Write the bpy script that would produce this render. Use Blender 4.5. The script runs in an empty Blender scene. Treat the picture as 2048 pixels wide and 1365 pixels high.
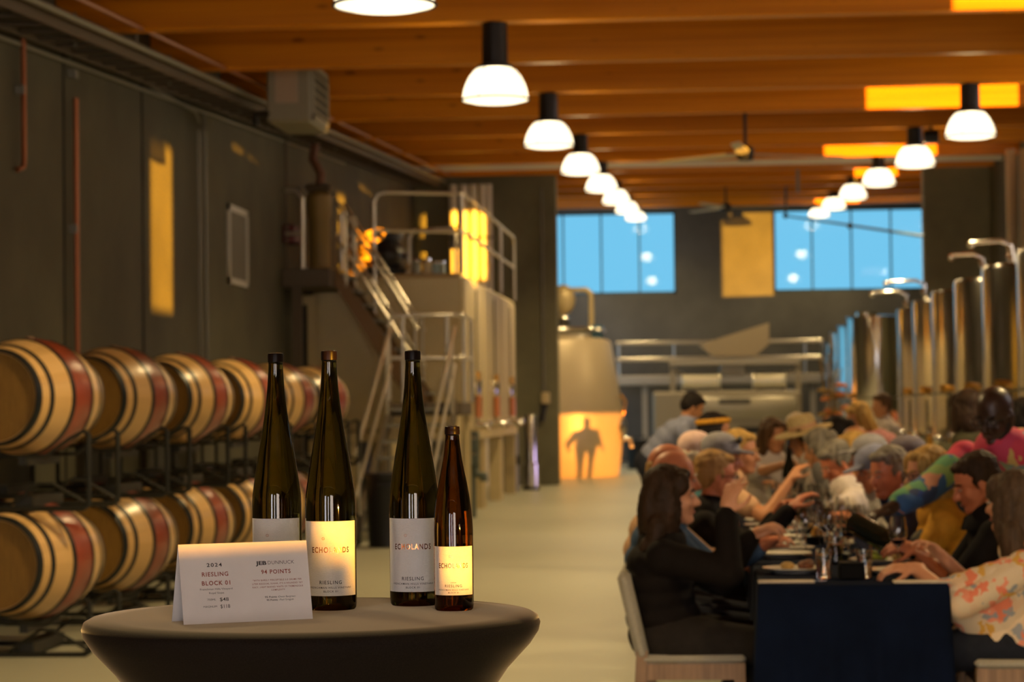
import bpy, bmesh, math, random
from mathutils import Vector, Matrix, Euler, Quaternion
random.seed(7)
C = bpy.context.scene.collection
SC = bpy.context.scene
PI = math.pi

# ------------------------------------------------------------------ camera
FPX, CX, CY = 4835.6, 1024.0, 682.5            # 85 mm lens on a 36 mm sensor, 2048 x 1365 frame
CAM_H = 1.45
_dy = Vector(((1410 - CX) / FPX, -(812 - CY) / FPX, 1)).normalized()   # room axis as seen in the camera
_up = Vector((-math.sin(math.radians(.8)), math.cos(math.radians(.8)), 0))
_dz = (_up - _dy * _up.dot(_dy)).normalized()
_dx = _dz.cross(_dy)
if _dx.x < 0:
    _dx = -_dx
cam_d = bpy.data.cameras.new('camera')
cam = bpy.data.objects.new('camera', cam_d)
C.objects.link(cam)
cam.matrix_world = Matrix(((_dx.x, _dx.y, -_dx.z, 0), (_dy.x, _dy.y, -_dy.z, 0), (_dz.x, _dz.y, -_dz.z, CAM_H), (0, 0, 0, 1)))
cam_d.sensor_width = 36
cam_d.lens = 85
cam_d.clip_start = .05
cam_d.clip_end = 300
cam_d.dof.use_dof = True
cam_d.dof.focus_distance = 4.6
cam_d.dof.aperture_fstop = 6.8
SC.camera = cam

def P(px, py, D):
    """world point seen at photograph pixel px, py whose distance along the hall is D"""
    c = Vector(((px - CX) / FPX, -(py - CY) / FPX, 1))
    w = Vector((_dx.dot(c), _dy.dot(c), _dz.dot(c)))
    w *= D / w.y
    w.z += CAM_H
    return w

# ------------------------------------------------------------------ colour management
SC.view_settings.view_transform = 'Standard'
SC.view_settings.look = 'None'
SC.view_settings.exposure = 0.3
SC.view_settings.gamma = 1.0
SC.view_settings.use_curve_mapping = False
SC.cycles.max_bounces = 8
SC.cycles.diffuse_bounces = 3
SC.cycles.glossy_bounces = 4
SC.cycles.transmission_bounces = 8
SC.cycles.transparent_max_bounces = 12
SC.cycles.caustics_reflective = False
SC.cycles.caustics_refractive = False
SC.cycles.sample_clamp_indirect = 6.0
SC.cycles.use_denoising = True

# ------------------------------------------------------------------ sky: dusk, warm towards the low sun, blue away from it
SUN_T = Vector((-.707, .707, -.010)).normalized()         # the way the light travels
world = bpy.data.worlds.new('dusk_sky')
SC.world = world
world.use_nodes = True
wn, wl = world.node_tree.nodes, world.node_tree.links
wn.clear()
w_out = wn.new('ShaderNodeOutputWorld')
w_bg = wn.new('ShaderNodeBackground')
w_tc = wn.new('ShaderNodeTexCoord')
w_dot = wn.new('ShaderNodeVectorMath'); w_dot.operation = 'DOT_PRODUCT'
w_dot.inputs[1].default_value = (-SUN_T.x, -SUN_T.y, 0)
w_ramp = wn.new('ShaderNodeValToRGB')
w_map = wn.new('ShaderNodeMapRange')
w_map.inputs['From Min'].default_value = -1
w_map.inputs['From Max'].default_value = 1
wl.new(w_tc.outputs['Generated'], w_dot.inputs[0])
wl.new(w_dot.outputs['Value'], w_map.inputs['Value'])
wl.new(w_map.outputs['Result'], w_ramp.inputs['Fac'])
e = w_ramp.color_ramp.elements
e[0].position = 0.0; e[0].color = (.15, .50, .75, 1)
e[1].position = 1.0; e[1].color = (8.0, 5.6, 3.4, 1)
for pos, col in ((.30, (.17, .51, .74, 1)), (.55, (.5, .6, .75, 1)), (.80, (10.2, 9.9, 10.6, 1))):
    q = e.new(pos); q.color = col
wl.new(w_ramp.outputs['Color'], w_bg.inputs['Color'])
w_bg.inputs['Strength'].default_value = 1.0
wl.new(w_bg.outputs['Background'], w_out.inputs['Surface'])

# ------------------------------------------------------------------ the low sun
sun_d = bpy.data.lights.new('sun', 'SUN')
sun_d.energy = 23
sun_d.angle = math.radians(.55)
sun_d.color = (1.0, .43, .03)
sun = bpy.data.objects.new('sun', sun_d)
C.objects.link(sun)
sun.rotation_euler = SUN_T.to_track_quat('-Z', 'Y').to_euler()
LAMP_POWER = 800
LAMP_UP = 50
DOME_GLOW = 2.6

# ------------------------------------------------------------------ materials
MATS = {}
def mat(name, col, rough=.5, metal=0.0, var=0.0, scale=6.0, stretch=(1, 1, 1), col2=None, bump=0.0, spec=.5,
        emit=None, emit_s=0.0, trans=0.0, ior=1.45, coat=0.0, sheen=0.0, coords='Object', detail=4):
    if name in MATS:
        return MATS[name]
    m = bpy.data.materials.new(name)
    m.use_nodes = True
    n, l = m.node_tree.nodes, m.node_tree.links
    b = n['Principled BSDF']
    b.inputs['Base Color'].default_value = (*col, 1)
    b.inputs['Roughness'].default_value = rough
    b.inputs['Metallic'].default_value = metal
    b.inputs['Specular IOR Level'].default_value = spec
    b.inputs['IOR'].default_value = ior
    b.inputs['Transmission Weight'].default_value = trans
    b.inputs['Coat Weight'].default_value = coat
    b.inputs['Sheen Weight'].default_value = sheen
    if sheen:
        b.inputs['Sheen Roughness'].default_value = .22
        b.inputs['Sheen Tint'].default_value = (1, .76, .46, 1)
    if emit:
        b.inputs['Emission Color'].default_value = (*emit, 1)
        b.inputs['Emission Strength'].default_value = emit_s
    if var or col2 or bump:
        tc = n.new('ShaderNodeTexCoord')
        mp = n.new('ShaderNodeMapping')
        mp.inputs['Scale'].default_value = stretch
        nz = n.new('ShaderNodeTexNoise')
        nz.inputs['Scale'].default_value = scale
        nz.inputs['Detail'].default_value = detail
        nz.inputs['Roughness'].default_value = .6
        l.new(tc.outputs[coords], mp.inputs['Vector'])
        l.new(mp.outputs['Vector'], nz.inputs['Vector'])
        if var or col2:
            r = n.new('ShaderNodeValToRGB')
            c2 = col2 or tuple(min(1, c * (1 + var)) for c in col)
            c1 = col if col2 else tuple(c * (1 - var) for c in col)
            r.color_ramp.elements[0].position = .33
            r.color_ramp.elements[0].color = (*c1, 1)
            r.color_ramp.elements[1].position = .67
            r.color_ramp.elements[1].color = (*c2, 1)
            l.new(nz.outputs['Fac'], r.inputs['Fac'])
            l.new(r.outputs['Color'], b.inputs['Base Color'])
        if bump:
            bp = n.new('ShaderNodeBump')
            bp.inputs['Strength'].default_value = bump
            bp.inputs['Distance'].default_value = .01
            l.new(nz.outputs['Fac'], bp.inputs['Height'])
            l.new(bp.outputs['Normal'], b.inputs['Normal'])
    MATS[name] = m
    return m

def patch_mat(name, base, spots, scale=18, rough=.8):
    """cloth printed with irregular coloured patches"""
    if name in MATS:
        return MATS[name]
    m = bpy.data.materials.new(name); m.use_nodes = True
    n, l = m.node_tree.nodes, m.node_tree.links
    b = n['Principled BSDF']; b.inputs['Roughness'].default_value = rough
    tc = n.new('ShaderNodeTexCoord')
    nz = n.new('ShaderNodeTexNoise'); nz.inputs['Scale'].default_value = scale * .8
    mx = n.new('ShaderNodeMix'); mx.data_type = 'RGBA'; mx.blend_type = 'LINEAR_LIGHT'; mx.inputs['Factor'].default_value = .06
    vo = n.new('ShaderNodeTexVoronoi'); vo.inputs['Scale'].default_value = scale
    sep = n.new('ShaderNodeSeparateColor')
    r = n.new('ShaderNodeValToRGB'); r.color_ramp.interpolation = 'CONSTANT'
    l.new(tc.outputs['Object'], nz.inputs['Vector'])
    l.new(tc.outputs['Object'], mx.inputs['A']); l.new(nz.outputs['Color'], mx.inputs['B'])
    l.new(mx.outputs['Result'], vo.inputs['Vector'])
    l.new(vo.outputs['Color'], sep.inputs['Color']); l.new(sep.outputs['Red'], r.inputs['Fac'])
    cols = [base] + spots
    els = r.color_ramp.elements
    els[0].position = 0; els[0].color = (*base, 1)
    els[1].position = .42; els[1].color = (*spots[0], 1)
    for i, c in enumerate(spots[1:]):
        q = els.new(.42 + .58 * (i + 1) / len(spots)); q.color = (*c, 1)
    l.new(r.outputs['Color'], b.inputs['Base Color'])
    MATS[name] = m
    return m

# ------------------------------------------------------------------ mesh collecting
class MB:
    def __init__(s): s.v, s.f = [], []
    def add(s, vs, fs):
        o = len(s.v); s.v += [tuple(v) for v in vs]; s.f += [tuple(i + o for i in f) for f in fs]; return s
    def box(s, c, size, rot=None, ch=0.0):
        x, y, z = (a / 2 for a in size)
        if ch <= 0:
            vs = [Vector((a, b, d)) for a in (-x, x) for b in (-y, y) for d in (-z, z)]
            fs = [(0, 1, 3, 2), (4, 6, 7, 5), (0, 4, 5, 1), (2, 3, 7, 6), (0, 2, 6, 4), (1, 5, 7, 3)]
        else:
            ch = min(ch, x * .9, y * .9, z * .9)
            vs, fs, idx = [], [], {}
            for sx in (-1, 1):
                for sy in (-1, 1):
                    for sz in (-1, 1):
                        for k in range(3):
                            p = [sx * (x - ch), sy * (y - ch), sz * (z - ch)]
                            p[k] = (sx * x, sy * y, sz * z)[k]
                            idx[(sx, sy, sz, k)] = len(vs); vs.append(Vector(p))
            for k in range(3):
                a, b = [j for j in range(3) if j != k]
                for sg in (-1, 1):
                    loop = []
                    for u, w in ((-1, -1), (1, -1), (1, 1), (-1, 1)):
                        t = [0, 0, 0]; t[k] = sg; t[a] = u; t[b] = w
                        loop.append(idx[(t[0], t[1], t[2], k)])
                    fs.append(tuple(loop))
            for k in range(3):
                a, b = [j for j in range(3) if j != k]
                for u in (-1, 1):
                    for w in (-1, 1):
                        lo = [0, 0, 0]; lo[a] = u; lo[b] = w
                        l0 = lo[:]; l0[k] = -1; l1 = lo[:]; l1[k] = 1
                        fs.append((idx[(*l0, a)], idx[(*l0, b)], idx[(*l1, b)], idx[(*l1, a)]))
            for sx in (-1, 1):
                for sy in (-1, 1):
                    for sz in (-1, 1):
                        fs.append(tuple(idx[(sx, sy, sz, k)] for k in range(3)))
        if rot is not None:
            R = rot if isinstance(rot, Matrix) else Euler(rot).to_matrix()
            vs = [R @ v for v in vs]
        c = Vector(c)
        return s.add([v + c for v in vs], fs)
    def span(s, a, b, ch=0.0):
        a, b = Vector(a), Vector(b)
        return s.box((a + b) / 2, tuple(abs(q) for q in (b - a)), None, ch)
    def lathe(s, prof, seg=32, M=None, caps=True):
        vs, fs = [], []
        n = len(prof)
        for r, z in prof:
            for k in range(seg):
                a = 2 * PI * k / seg
                vs.append(Vector((r * math.cos(a), r * math.sin(a), z)))
        for i in range(n - 1):
            for k in range(seg):
                k2 = (k + 1) % seg
                fs.append((i * seg + k, i * seg + k2, (i + 1) * seg + k2, (i + 1) * seg + k))
        if caps:
            fs.append(tuple(range(seg - 1, -1, -1)))
            fs.append(tuple((n - 1) * seg + k for k in range(seg)))
        if M is not None: vs = [M @ v for v in vs]
        return s.add(vs, fs)
    def tube(s, pts, r, seg=8, caps=True):
        pts = [Vector(p) for p in pts]
        rr = r if isinstance(r, (list, tuple)) else [r] * len(pts)
        vs, fs = [], []
        prev = None
        for i, p in enumerate(pts):
            d0 = (pts[i] - pts[i - 1]).normalized() if i else None
            d1 = (pts[i + 1] - pts[i]).normalized() if i < len(pts) - 1 else None
            d = ((d0 or d1) + (d1 or d0)).normalized()
            if prev is None:
                a = Vector((0, 0, 1)) if abs(d.z) < .9 else Vector((1, 0, 0))
                u = d.cross(a).normalized()
            else:
                u = (prev - d * prev.dot(d)).normalized()
            prev = u
            w = d.cross(u)
            for k in range(seg):
                t = 2 * PI * k / seg
                vs.append(p + (u * math.cos(t) + w * math.sin(t)) * rr[i])
        n = len(pts)
        for i in range(n - 1):
            for k in range(seg):
                k2 = (k + 1) % seg
                fs.append((i * seg + k, i * seg + k2, (i + 1) * seg + k2, (i + 1) * seg + k))
        if caps:
            fs.append(tuple(range(seg - 1, -1, -1)))
            fs.append(tuple((n - 1) * seg + k for k in range(seg)))
        return s.add(vs, fs)
    def bar(s, a, b, w, h=None):
        """square bar from a to b"""
        a, b = Vector(a), Vector(b)
        d = b - a
        q = d.to_track_quat('Z', 'Y').to_matrix()
        return s.box((a + b) / 2, (w, h or w, d.length), q)
    def ball(s, c, r, seg=12, rings=8, R=None):
        r = r if isinstance(r, (list, tuple)) else (r, r, r)
        vs, fs = [], []
        vs.append(Vector((0, 0, -1)))
        for i in range(1, rings):
            t = PI * i / rings - PI / 2
            for k in range(seg):
                a = 2 * PI * k / seg
                vs.append(Vector((math.cos(t) * math.cos(a), math.cos(t) * math.sin(a), math.sin(t))))
        vs.append(Vector((0, 0, 1)))
        for k in range(seg):
            fs.append((0, 1 + (k + 1) % seg, 1 + k))
            b0 = 1 + (rings - 2) * seg
            fs.append((b0 + k, b0 + (k + 1) % seg, len(vs) - 1))
        for i in range(rings - 2):
            for k in range(seg):
                k2 = (k + 1) % seg
                fs.append((1 + i * seg + k, 1 + i * seg + k2, 1 + (i + 1) * seg + k2, 1 + (i + 1) * seg + k))
        vs = [Vector((v.x * r[0], v.y * r[1], v.z * r[2])) for v in vs]
        if R is not None: vs = [R @ v for v in vs]
        c = Vector(c)
        return s.add([v + c for v in vs], fs)
    def cone(s, a, b, ra, rb, seg=12):
        """capsule whose radius goes from ra to rb, closed with round ends"""
        a, b = Vector(a), Vector(b)
        d = b - a
        L = d.length
        M = Matrix.Translation(a) @ (d.to_track_quat('Z', 'Y').to_matrix().to_4x4())
        prof = [(max(1e-4, ra * math.cos(t)), ra * math.sin(t)) for t in (-1.5, -1.05, -.55, 0)]
        prof += [(max(1e-4, rb * math.cos(t)), L + rb * math.sin(t)) for t in (0, .55, 1.05, 1.5)]
        return s.lathe(prof, seg, M)
    def prism(s, poly, h, M=None):
        """polygon in local XY raised by h along Z"""
        n = len(poly)
        vs = [Vector((x, y, 0)) for x, y in poly] + [Vector((x, y, h)) for x, y in poly]
        fs = [tuple(range(n - 1, -1, -1)), tuple(range(n, 2 * n))]
        fs += [(i, (i + 1) % n, n + (i + 1) % n, n + i) for i in range(n)]
        if M is not None: vs = [M @ v for v in vs]
        return s.add(vs, fs)
    def build(s, name, m, parent=None, smooth=False, loc=None, angle=None):
        me = bpy.data.meshes.new(name)
        me.from_pydata(s.v, [], s.f)
        me.validate()
        bm = bmesh.new(); bm.from_mesh(me)
        bmesh.ops.recalc_face_normals(bm, faces=bm.faces)
        bm.to_mesh(me); bm.free()
        if m is not None: me.materials.append(m)
        o = bpy.data.objects.new(name, me)
        C.objects.link(o)
        if parent is not None: o.parent = parent
        if loc is not None: o.location = loc
        if smooth:
            me.shade_smooth()
            if angle is None: angle = 40
            me.set_sharp_from_angle(angle=math.radians(angle))
        return o

def tag(o, label=None, cat=None, group=None, kind=None):
    if label: o['label'] = label
    if cat: o['category'] = cat
    if group: o['group'] = group
    if kind: o['kind'] = kind
    return o
def thing(name, label, cat, loc=(0, 0, 0), rz=0.0, group=None):
    o = bpy.data.objects.new(name, None)
    C.objects.link(o)
    o.empty_display_size = .1
    o.location = loc
    o.rotation_euler = (0, 0, rz)
    return tag(o, label, cat, group)
def struct(mb, name, m, parent=None, smooth=False):
    o = mb.build(name, m, parent, smooth)
    if parent is None: o['kind'] = 'structure'
    return o
def dup(root, loc, rz=None, label=None, group=None):
    r = root.copy(); C.objects.link(r); r.location = loc
    if rz is not None: r.rotation_euler = (0, 0, rz)
    if label: r['label'] = label
    if group: r['group'] = group
    for ch in list(root.children):
        c = ch.copy(); C.objects.link(c); c.parent = r
        for g in list(ch.children):
            d = g.copy(); C.objects.link(d); d.parent = c
    return r
def text_mesh(body, size, bold=0.0, depth=.0003, spacing=1.0, res=2, shear=0):
    """built-in lettering turned into a mesh lying in XY, centred at its middle; returns verts, faces, width"""
    cu = bpy.data.curves.new('t', 'FONT')
    cu.body = body; cu.size = size; cu.extrude = depth; cu.offset = bold
    cu.space_character = spacing; cu.align_x = 'CENTER'; cu.resolution_u = res
    o = bpy.data.objects.new('t', cu); C.objects.link(o)
    dg = bpy.context.evaluated_depsgraph_get(); dg.update()
    me = bpy.data.meshes.new_from_object(o.evaluated_get(dg))
    vs = [v.co.copy() for v in me.vertices]; fs = [tuple(p.vertices) for p in me.polygons]
    bpy.data.objects.remove(o); bpy.data.curves.remove(cu); bpy.data.meshes.remove(me)
    return vs, fs
# ================================================================== the setting
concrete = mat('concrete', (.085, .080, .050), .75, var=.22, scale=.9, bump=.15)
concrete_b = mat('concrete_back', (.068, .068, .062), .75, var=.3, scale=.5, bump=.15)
floor_m = mat('polished_floor', (.43, .43, .335), .40, var=.07, scale=.5, stretch=(1, .35, 1), coords='Object', spec=.35)
deck_m = mat('deck_wood', (.34, .15, .035), .6, var=.25, scale=3, stretch=(.3, 6, 1))
steel_w = mat('pale_steel', (.74, .70, .60), .5)
black_m = mat('black_metal', (.012, .012, .013), .45)
dark_frame = mat('dark_frame', (.03, .06, .07), .5)
def glulam():
    m = bpy.data.materials.new('glulam'); m.use_nodes = True
    n, l = m.node_tree.nodes, m.node_tree.links
    b = n['Principled BSDF']; b.inputs['Roughness'].default_value = .42; b.inputs['Specular IOR Level'].default_value = .2
    tc = n.new('ShaderNodeTexCoord')
    mp = n.new('ShaderNodeMapping'); mp.inputs['Scale'].default_value = (.35, 9, 22)
    nz = n.new('ShaderNodeTexNoise'); nz.inputs['Scale'].default_value = 1.0; nz.inputs['Detail'].default_value = 5
    r = n.new('ShaderNodeValToRGB')
    r.color_ramp.elements[0].position = .3; r.color_ramp.elements[0].color = (.52, .165, .003, 1)
    r.color_ramp.elements[1].position = .7; r.color_ramp.elements[1].color = (.72, .265, .005, 1)
    l.new(tc.outputs['Object'], mp.inputs['Vector']); l.new(mp.outputs['Vector'], nz.inputs['Vector'])
    l.new(nz.outputs['Fac'], r.inputs['Fac'])
    vo = n.new('ShaderNodeTexVoronoi'); vo.inputs['Scale'].default_value = 1.0
    mp2 = n.new('ShaderNodeMapping'); mp2.inputs['Scale'].default_value = (1.3, 3, 3.4)
    l.new(tc.outputs['Object'], mp2.inputs['Vector']); l.new(mp2.outputs['Vector'], vo.inputs['Vector'])
    kr = n.new('ShaderNodeValToRGB')
    kr.color_ramp.elements[0].position = .05; kr.color_ramp.elements[0].color = (.35, .3, .25, 1)
    kr.color_ramp.elements[1].position = .11; kr.color_ramp.elements[1].color = (1, 1, 1, 1)
    l.new(vo.outputs['Distance'], kr.inputs['Fac'])
    mx = n.new('ShaderNodeMix'); mx.data_type = 'RGBA'; mx.blend_type = 'MULTIPLY'; mx.inputs['Factor'].default_value = .8
    l.new(r.outputs['Color'], mx.inputs['A']); l.new(kr.outputs['Color'], mx.inputs['B'])
    l.new(mx.outputs['Result'], b.inputs['Base Color'])
    return m
glulam_m = glulam()

XL, XR, XRB = -5.4, 5.3, 6.2        # left wall, right wall of the front hall, right wall of the back bay
YR, YC, YB = -6.5, 45.2, 64.0       # rear wall, portal line, back wall
def zbeam(y): return 4.65 + .0455 * (y - 19.95)
BD = .72                            # beam depth

struct(MB().span((XL - .3, YR - .3, -.2), (XRB + .3, YB + .3, 0)), 'floor', floor_m)
# ceiling deck follows the pitch of the roof
mb = MB()
y0, y1 = YR - .3, YB + .3
z0, z1 = zbeam(y0) + BD, zbeam(y1) + BD
mb.add([(XL - .3, y0, z0), (XRB + .3, y0, z0), (XRB + .3, y1, z1), (XL - .3, y1, z1),
        (XL - .3, y0, z0 + .2), (XRB + .3, y0, z0 + .2), (XRB + .3, y1, z1 + .2), (XL - .3, y1, z1 + .2)],
       [(0, 1, 2, 3), (4, 7, 6, 5), (0, 4, 5, 1), (1, 5, 6, 2), (2, 6, 7, 3), (3, 7, 4, 0)])
struct(mb, 'ceiling', deck_m)
BEAMS = [19.95 + 3.5 * k for k in range(-7, 13)]
for y in BEAMS:
    xr = XR if y < YC else XRB
    zb = zbeam(y)
    o = MB().box((0, 0, 0), (xr - XL, .17, BD), ch=.012).build('ceiling_beam', glulam_m, loc=((XL + xr) / 2, y, zb + BD / 2))
    tag(o, kind='structure', group='glulam ceiling beams')

def wall_with_holes(u0, u1, top, holes, put, thick):
    """wall in (u, z) with rectangular holes (ua, ub, za, zb); top(u) is its upper edge; put(u, z, t) -> world"""
    us = sorted({u0, u1, *[h[0] for h in holes], *[h[1] for h in holes]})
    mb = MB()
    for a, b in zip(us, us[1:]):
        zs = [(0, None)]
        hs = sorted([h for h in holes if h[0] <= a + 1e-6 and h[1] >= b - 1e-6], key=lambda h: h[2])
        z = 0
        spans = []
        for h in hs:
            if h[2] > z: spans.append((z, h[2]))
            z = h[3]
        spans.append((z, None))
        for s0, s1 in spans:
            za, zb = (s1, s1) if s1 is not None else (top(a), top(b))
            if za - s0 < .001: continue
            q = [(a, s0), (b, s0), (b, zb), (a, za)]
            vs = [put(u, z, 0) for u, z in q] + [put(u, z, thick) for u, z in q]
            mb.add(vs, [(0, 1, 2, 3), (7, 6, 5, 4), (0, 4, 5, 1), (1, 5, 6, 2), (2, 6, 7, 3), (3, 7, 4, 0)])
    return mb
ztop = lambda y: zbeam(y) + BD + .05
# left wall, plain concrete, with shallow vertical joints as trims
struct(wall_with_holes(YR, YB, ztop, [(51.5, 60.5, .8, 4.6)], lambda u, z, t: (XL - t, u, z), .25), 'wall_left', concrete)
# right wall of the front hall: unseen openings, sized and placed to shape the sun patches
R_HOLES = [(12.6, 13.6, 2.62, 4.28), (24.75, 25.6, 3.3, 4.82), (34.6, 35.36, 3.98, 5.25), (39.7, 44.3, .02, 1.42)]
for yb in (19.95, 30.45, 40.95):
    R_HOLES.append((yb - 3.38, yb - 1.45, zbeam(yb) + .02, zbeam(yb) + BD - .04))
R_HOLES += [(-2.7, -1.56, 1.312, 1.66), (-1.56, -1.45, 1.268, 1.66), (-1.45, -1.30, 1.195, 1.66), (-1.30, -1.0, 1.195, 1.49)]  # stepped sill, shaped to limit the sun on card and labels
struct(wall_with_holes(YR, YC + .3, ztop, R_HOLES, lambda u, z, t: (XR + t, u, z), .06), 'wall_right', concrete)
struct(wall_with_holes(YC + .3, YB, ztop, [(58.25, 59.65, 4.4, 6.75)], lambda u, z, t: (XRB + t, u, z), .06), 'wall_side', concrete)  # unseen slot placed to throw the sun patch on the back wall
# unseen panes added to dim and tint the sun as it enters
def tinted(name, c):
    m = bpy.data.materials.new(name); m.use_nodes = True
    n, l = m.node_tree.nodes, m.node_tree.links
    n.remove(n['Principled BSDF'])
    t_ = n.new('ShaderNodeBsdfTransparent'); t_.inputs['Color'].default_value = (*c, 1)
    l.new(t_.outputs[0], n['Material Output'].inputs['Surface'])
    return m
def filter_pane(n, name, y0_, y1_, z0_, z1_, m, x=None):
    x = XR + .03 if x is None else x
    w = bpy.data.objects.new(name + '_%d' % n, None); C.objects.link(w); w['kind'] = 'structure'
    MB().add([(x, y0_, z0_), (x, y1_, z0_), (x, y1_, z1_), (x, y0_, z1_)], [(0, 1, 2, 3)]).build('pane', m, w)
tank_filter = tinted('tank_sun_filter', (.30, .245, .46))
label_filter = tinted('label_sun_filter', (.62, .60, .62))
filter_pane(1, 'door', 39.7, 44.3, .02, 1.42, tank_filter)  # added filter over the low opening, dims the sun on the conical tank
filter_pane(3, 'window', -2.7, -1.0, 1.18, 1.68, label_filter)  # added filter, dims the sun on the bottle labels
# wing walls of the portal between the two rooms
def wing(x0, x1): return MB().span((x0, YC, 0), (x1, YC + .45, zbeam(YC) + .02), ch=.01)
lamplit_m = mat('concrete_lamplit', (.17, .162, .098), .75, var=.25, scale=.7, bump=.15)  # wall concrete with lamplight put into a lighter colour
struct(wing(XL, -2.74), 'wall_wing_left', lamplit_m)
struct(wing(4.09, XRB + .06), 'wall_wing_right', lamplit_m)
# white steel beam crossing at the portal
o = struct(MB().box((0, 0, 0), (XR - XL, .2, .13), ch=.01), 'trim_1', steel_w)
o.location = ((XL + XR) / 2, 43.2, 5.80)
# back wall with two windows
wz0, wz1 = 4.42, 6.62
LWX, RWX = (-4.9, -.70), (1.84, 5.86)
struct(wall_with_holes(XL, XRB, lambda u: ztop(YB), [(LWX[0], LWX[1], wz0, wz1), (RWX[0], RWX[1], wz0, wz1)],
       lambda u, z, t: (u, YB + t, z), .3), 'wall_back', concrete_b)
glass_m = mat('window_glass', (1, 1, 1), 0.0, trans=1.0, ior=1.5)
def pane_mat():
    m = bpy.data.materials.new('window_pane'); m.use_nodes = True
    n, l = m.node_tree.nodes, m.node_tree.links
    n.remove(n['Principled BSDF'])
    t = n.new('ShaderNodeBsdfTransparent'); t.inputs['Color'].default_value = (.92, .96, .98, 1)
    g = n.new('ShaderNodeBsdfGlossy'); g.inputs['Roughness'].default_value = .0
    mx = n.new('ShaderNodeMixShader')
    fr = n.new('ShaderNodeFresnel'); fr.inputs['IOR'].default_value = 1.5
    l.new(fr.outputs['Fac'], mx.inputs['Fac']); l.new(t.outputs[0], mx.inputs[1]); l.new(g.outputs[0], mx.inputs[2])
    l.new(mx.outputs[0], n['Material Output'].inputs['Surface'])
    return m
pane_m = pane_mat()
def window(n, x0, x1, y, z0, z1, mull):
    w = bpy.data.objects.new('window_%d' % n, None); C.objects.link(w); w['kind'] = 'structure'
    mb = MB()
    t = .07
    mb.span((x0, y, z0), (x1, y + .12, z0 + t)).span((x0, y, z1 - t), (x1, y + .12, z1))
    mb.span((x0, y, z0), (x0 + t, y + .12, z1)).span((x1 - t, y, z0), (x1, y + .12, z1))
    mb.build('window_frame', dark_frame, w)
    mb = MB()
    for xm in mull: mb.span((xm - .022, y + .02, z0 + t), (xm + .022, y + .1, z1 - t))
    mb.build('mullion', dark_frame, w)
    MB().add([(x0, y + .06, z0), (x1, y + .06, z0), (x1, y + .06, z1), (x0, y + .06, z1)], [(0, 1, 2, 3)]).build('pane', pane_m, w)
    MB().span((x0 - .05, y - .03, z0 - .06), (x1 + .05, y + .2, z0)).build('window_sill', dark_frame, w)
window(1, LWX[0], LWX[1], YB + .06, wz0, wz1, [-1.68, -2.69, -3.70])
window(2, RWX[0], RWX[1], YB + .06, wz0, wz1, [2.87, 3.90, 4.93])
# rear wall behind the camera: a wide glazed opening to the evening
REAR = [(-4.3, -2.9, .05, 3.0), (-1.25, -.55, .05, 2.9), (.9, 3.6, .05, 3.1)]
struct(wall_with_holes(XL, XR, lambda u: ztop(YR), REAR, lambda u, z, t: (u, YR - t, z), .3), 'wall_rear', concrete)
# ================================================================== barrels on racks along the left wall
def barrel_wood():
    m = bpy.data.materials.new('barrel_staves'); m.use_nodes = True
    n, l = m.node_tree.nodes, m.node_tree.links
    b = n['Principled BSDF']; b.inputs['Roughness'].default_value = .33; b.inputs['Coat Weight'].default_value = .25; b.inputs['Coat Roughness'].default_value = .25
    tc = n.new('ShaderNodeTexCoord')
    sx = n.new('ShaderNodeSeparateXYZ'); l.new(tc.outputs['Object'], sx.inputs['Vector'])
    ab = n.new('ShaderNodeMath'); ab.operation = 'ABSOLUTE'; l.new(sx.outputs['Z'], ab.inputs[0])
    ramp = n.new('ShaderNodeValToRGB'); ramp.color_ramp.interpolation = 'LINEAR'
    ramp.color_ramp.elements[0].position = .118; ramp.color_ramp.elements[0].color = (1, 1, 1, 1)
    ramp.color_ramp.elements[1].position = .128; ramp.color_ramp.elements[1].color = (0, 0, 0, 1)
    l.new(ab.outputs[0], ramp.inputs['Fac'])
    # stave variation from the angle round the axis
    at = n.new('ShaderNodeMath'); at.operation = 'ARCTAN2'; l.new(sx.outputs['Y'], at.inputs[0]); l.new(sx.outputs['X'], at.inputs[1])
    mu = n.new('ShaderNodeMath'); mu.operation = 'MULTIPLY'; mu.inputs[1].default_value = 4.6; l.new(at.outputs[0], mu.inputs[0])
    fl = n.new('ShaderNodeMath'); fl.operation = 'FLOOR'; l.new(mu.outputs[0], fl.inputs[0])
    wn_ = n.new('ShaderNodeTexWhiteNoise'); wn_.noise_dimensions = '1D'; l.new(fl.outputs[0], wn_.inputs['W'])
    mx = n.new('ShaderNodeMix'); mx.data_type = 'RGBA'
    mx.inputs['A'].default_value = (.60, .37, .135, 1); mx.inputs['B'].default_value = (.72, .46, .19, 1)
    l.new(wn_.outputs['Value'], mx.inputs['Factor'])
    mr = n.new('ShaderNodeMix'); mr.data_type = 'RGBA'
    l.new(ramp.outputs['Color'], mr.inputs['Factor']); l.new(mx.outputs['Result'], mr.inputs['A'])
    nz = n.new('ShaderNodeTexNoise'); nz.inputs['Scale'].default_value = 5; l.new(tc.outputs['Object'], nz.inputs['Vector'])
    rr = n.new('ShaderNodeValToRGB')
    rr.color_ramp.elements[0].position = .3; rr.color_ramp.elements[0].color = (.20, .030, .014, 1)
    rr.color_ramp.elements[1].position = .7; rr.color_ramp.elements[1].color = (.29, .050, .022, 1)
    l.new(nz.outputs['Fac'], rr.inputs['Fac']); l.new(rr.outputs['Color'], mr.inputs['B'])
    l.new(mr.outputs['Result'], b.inputs['Base Color'])
    return m
barrel_m = barrel_wood()
head_m = mat('barrel_head', (.28, .15, .030), .55, var=.22, scale=9, stretch=(14, 1, 1))
hoop_m = mat('black_hoop', (.025, .03, .032), .4, metal=.6)
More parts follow.
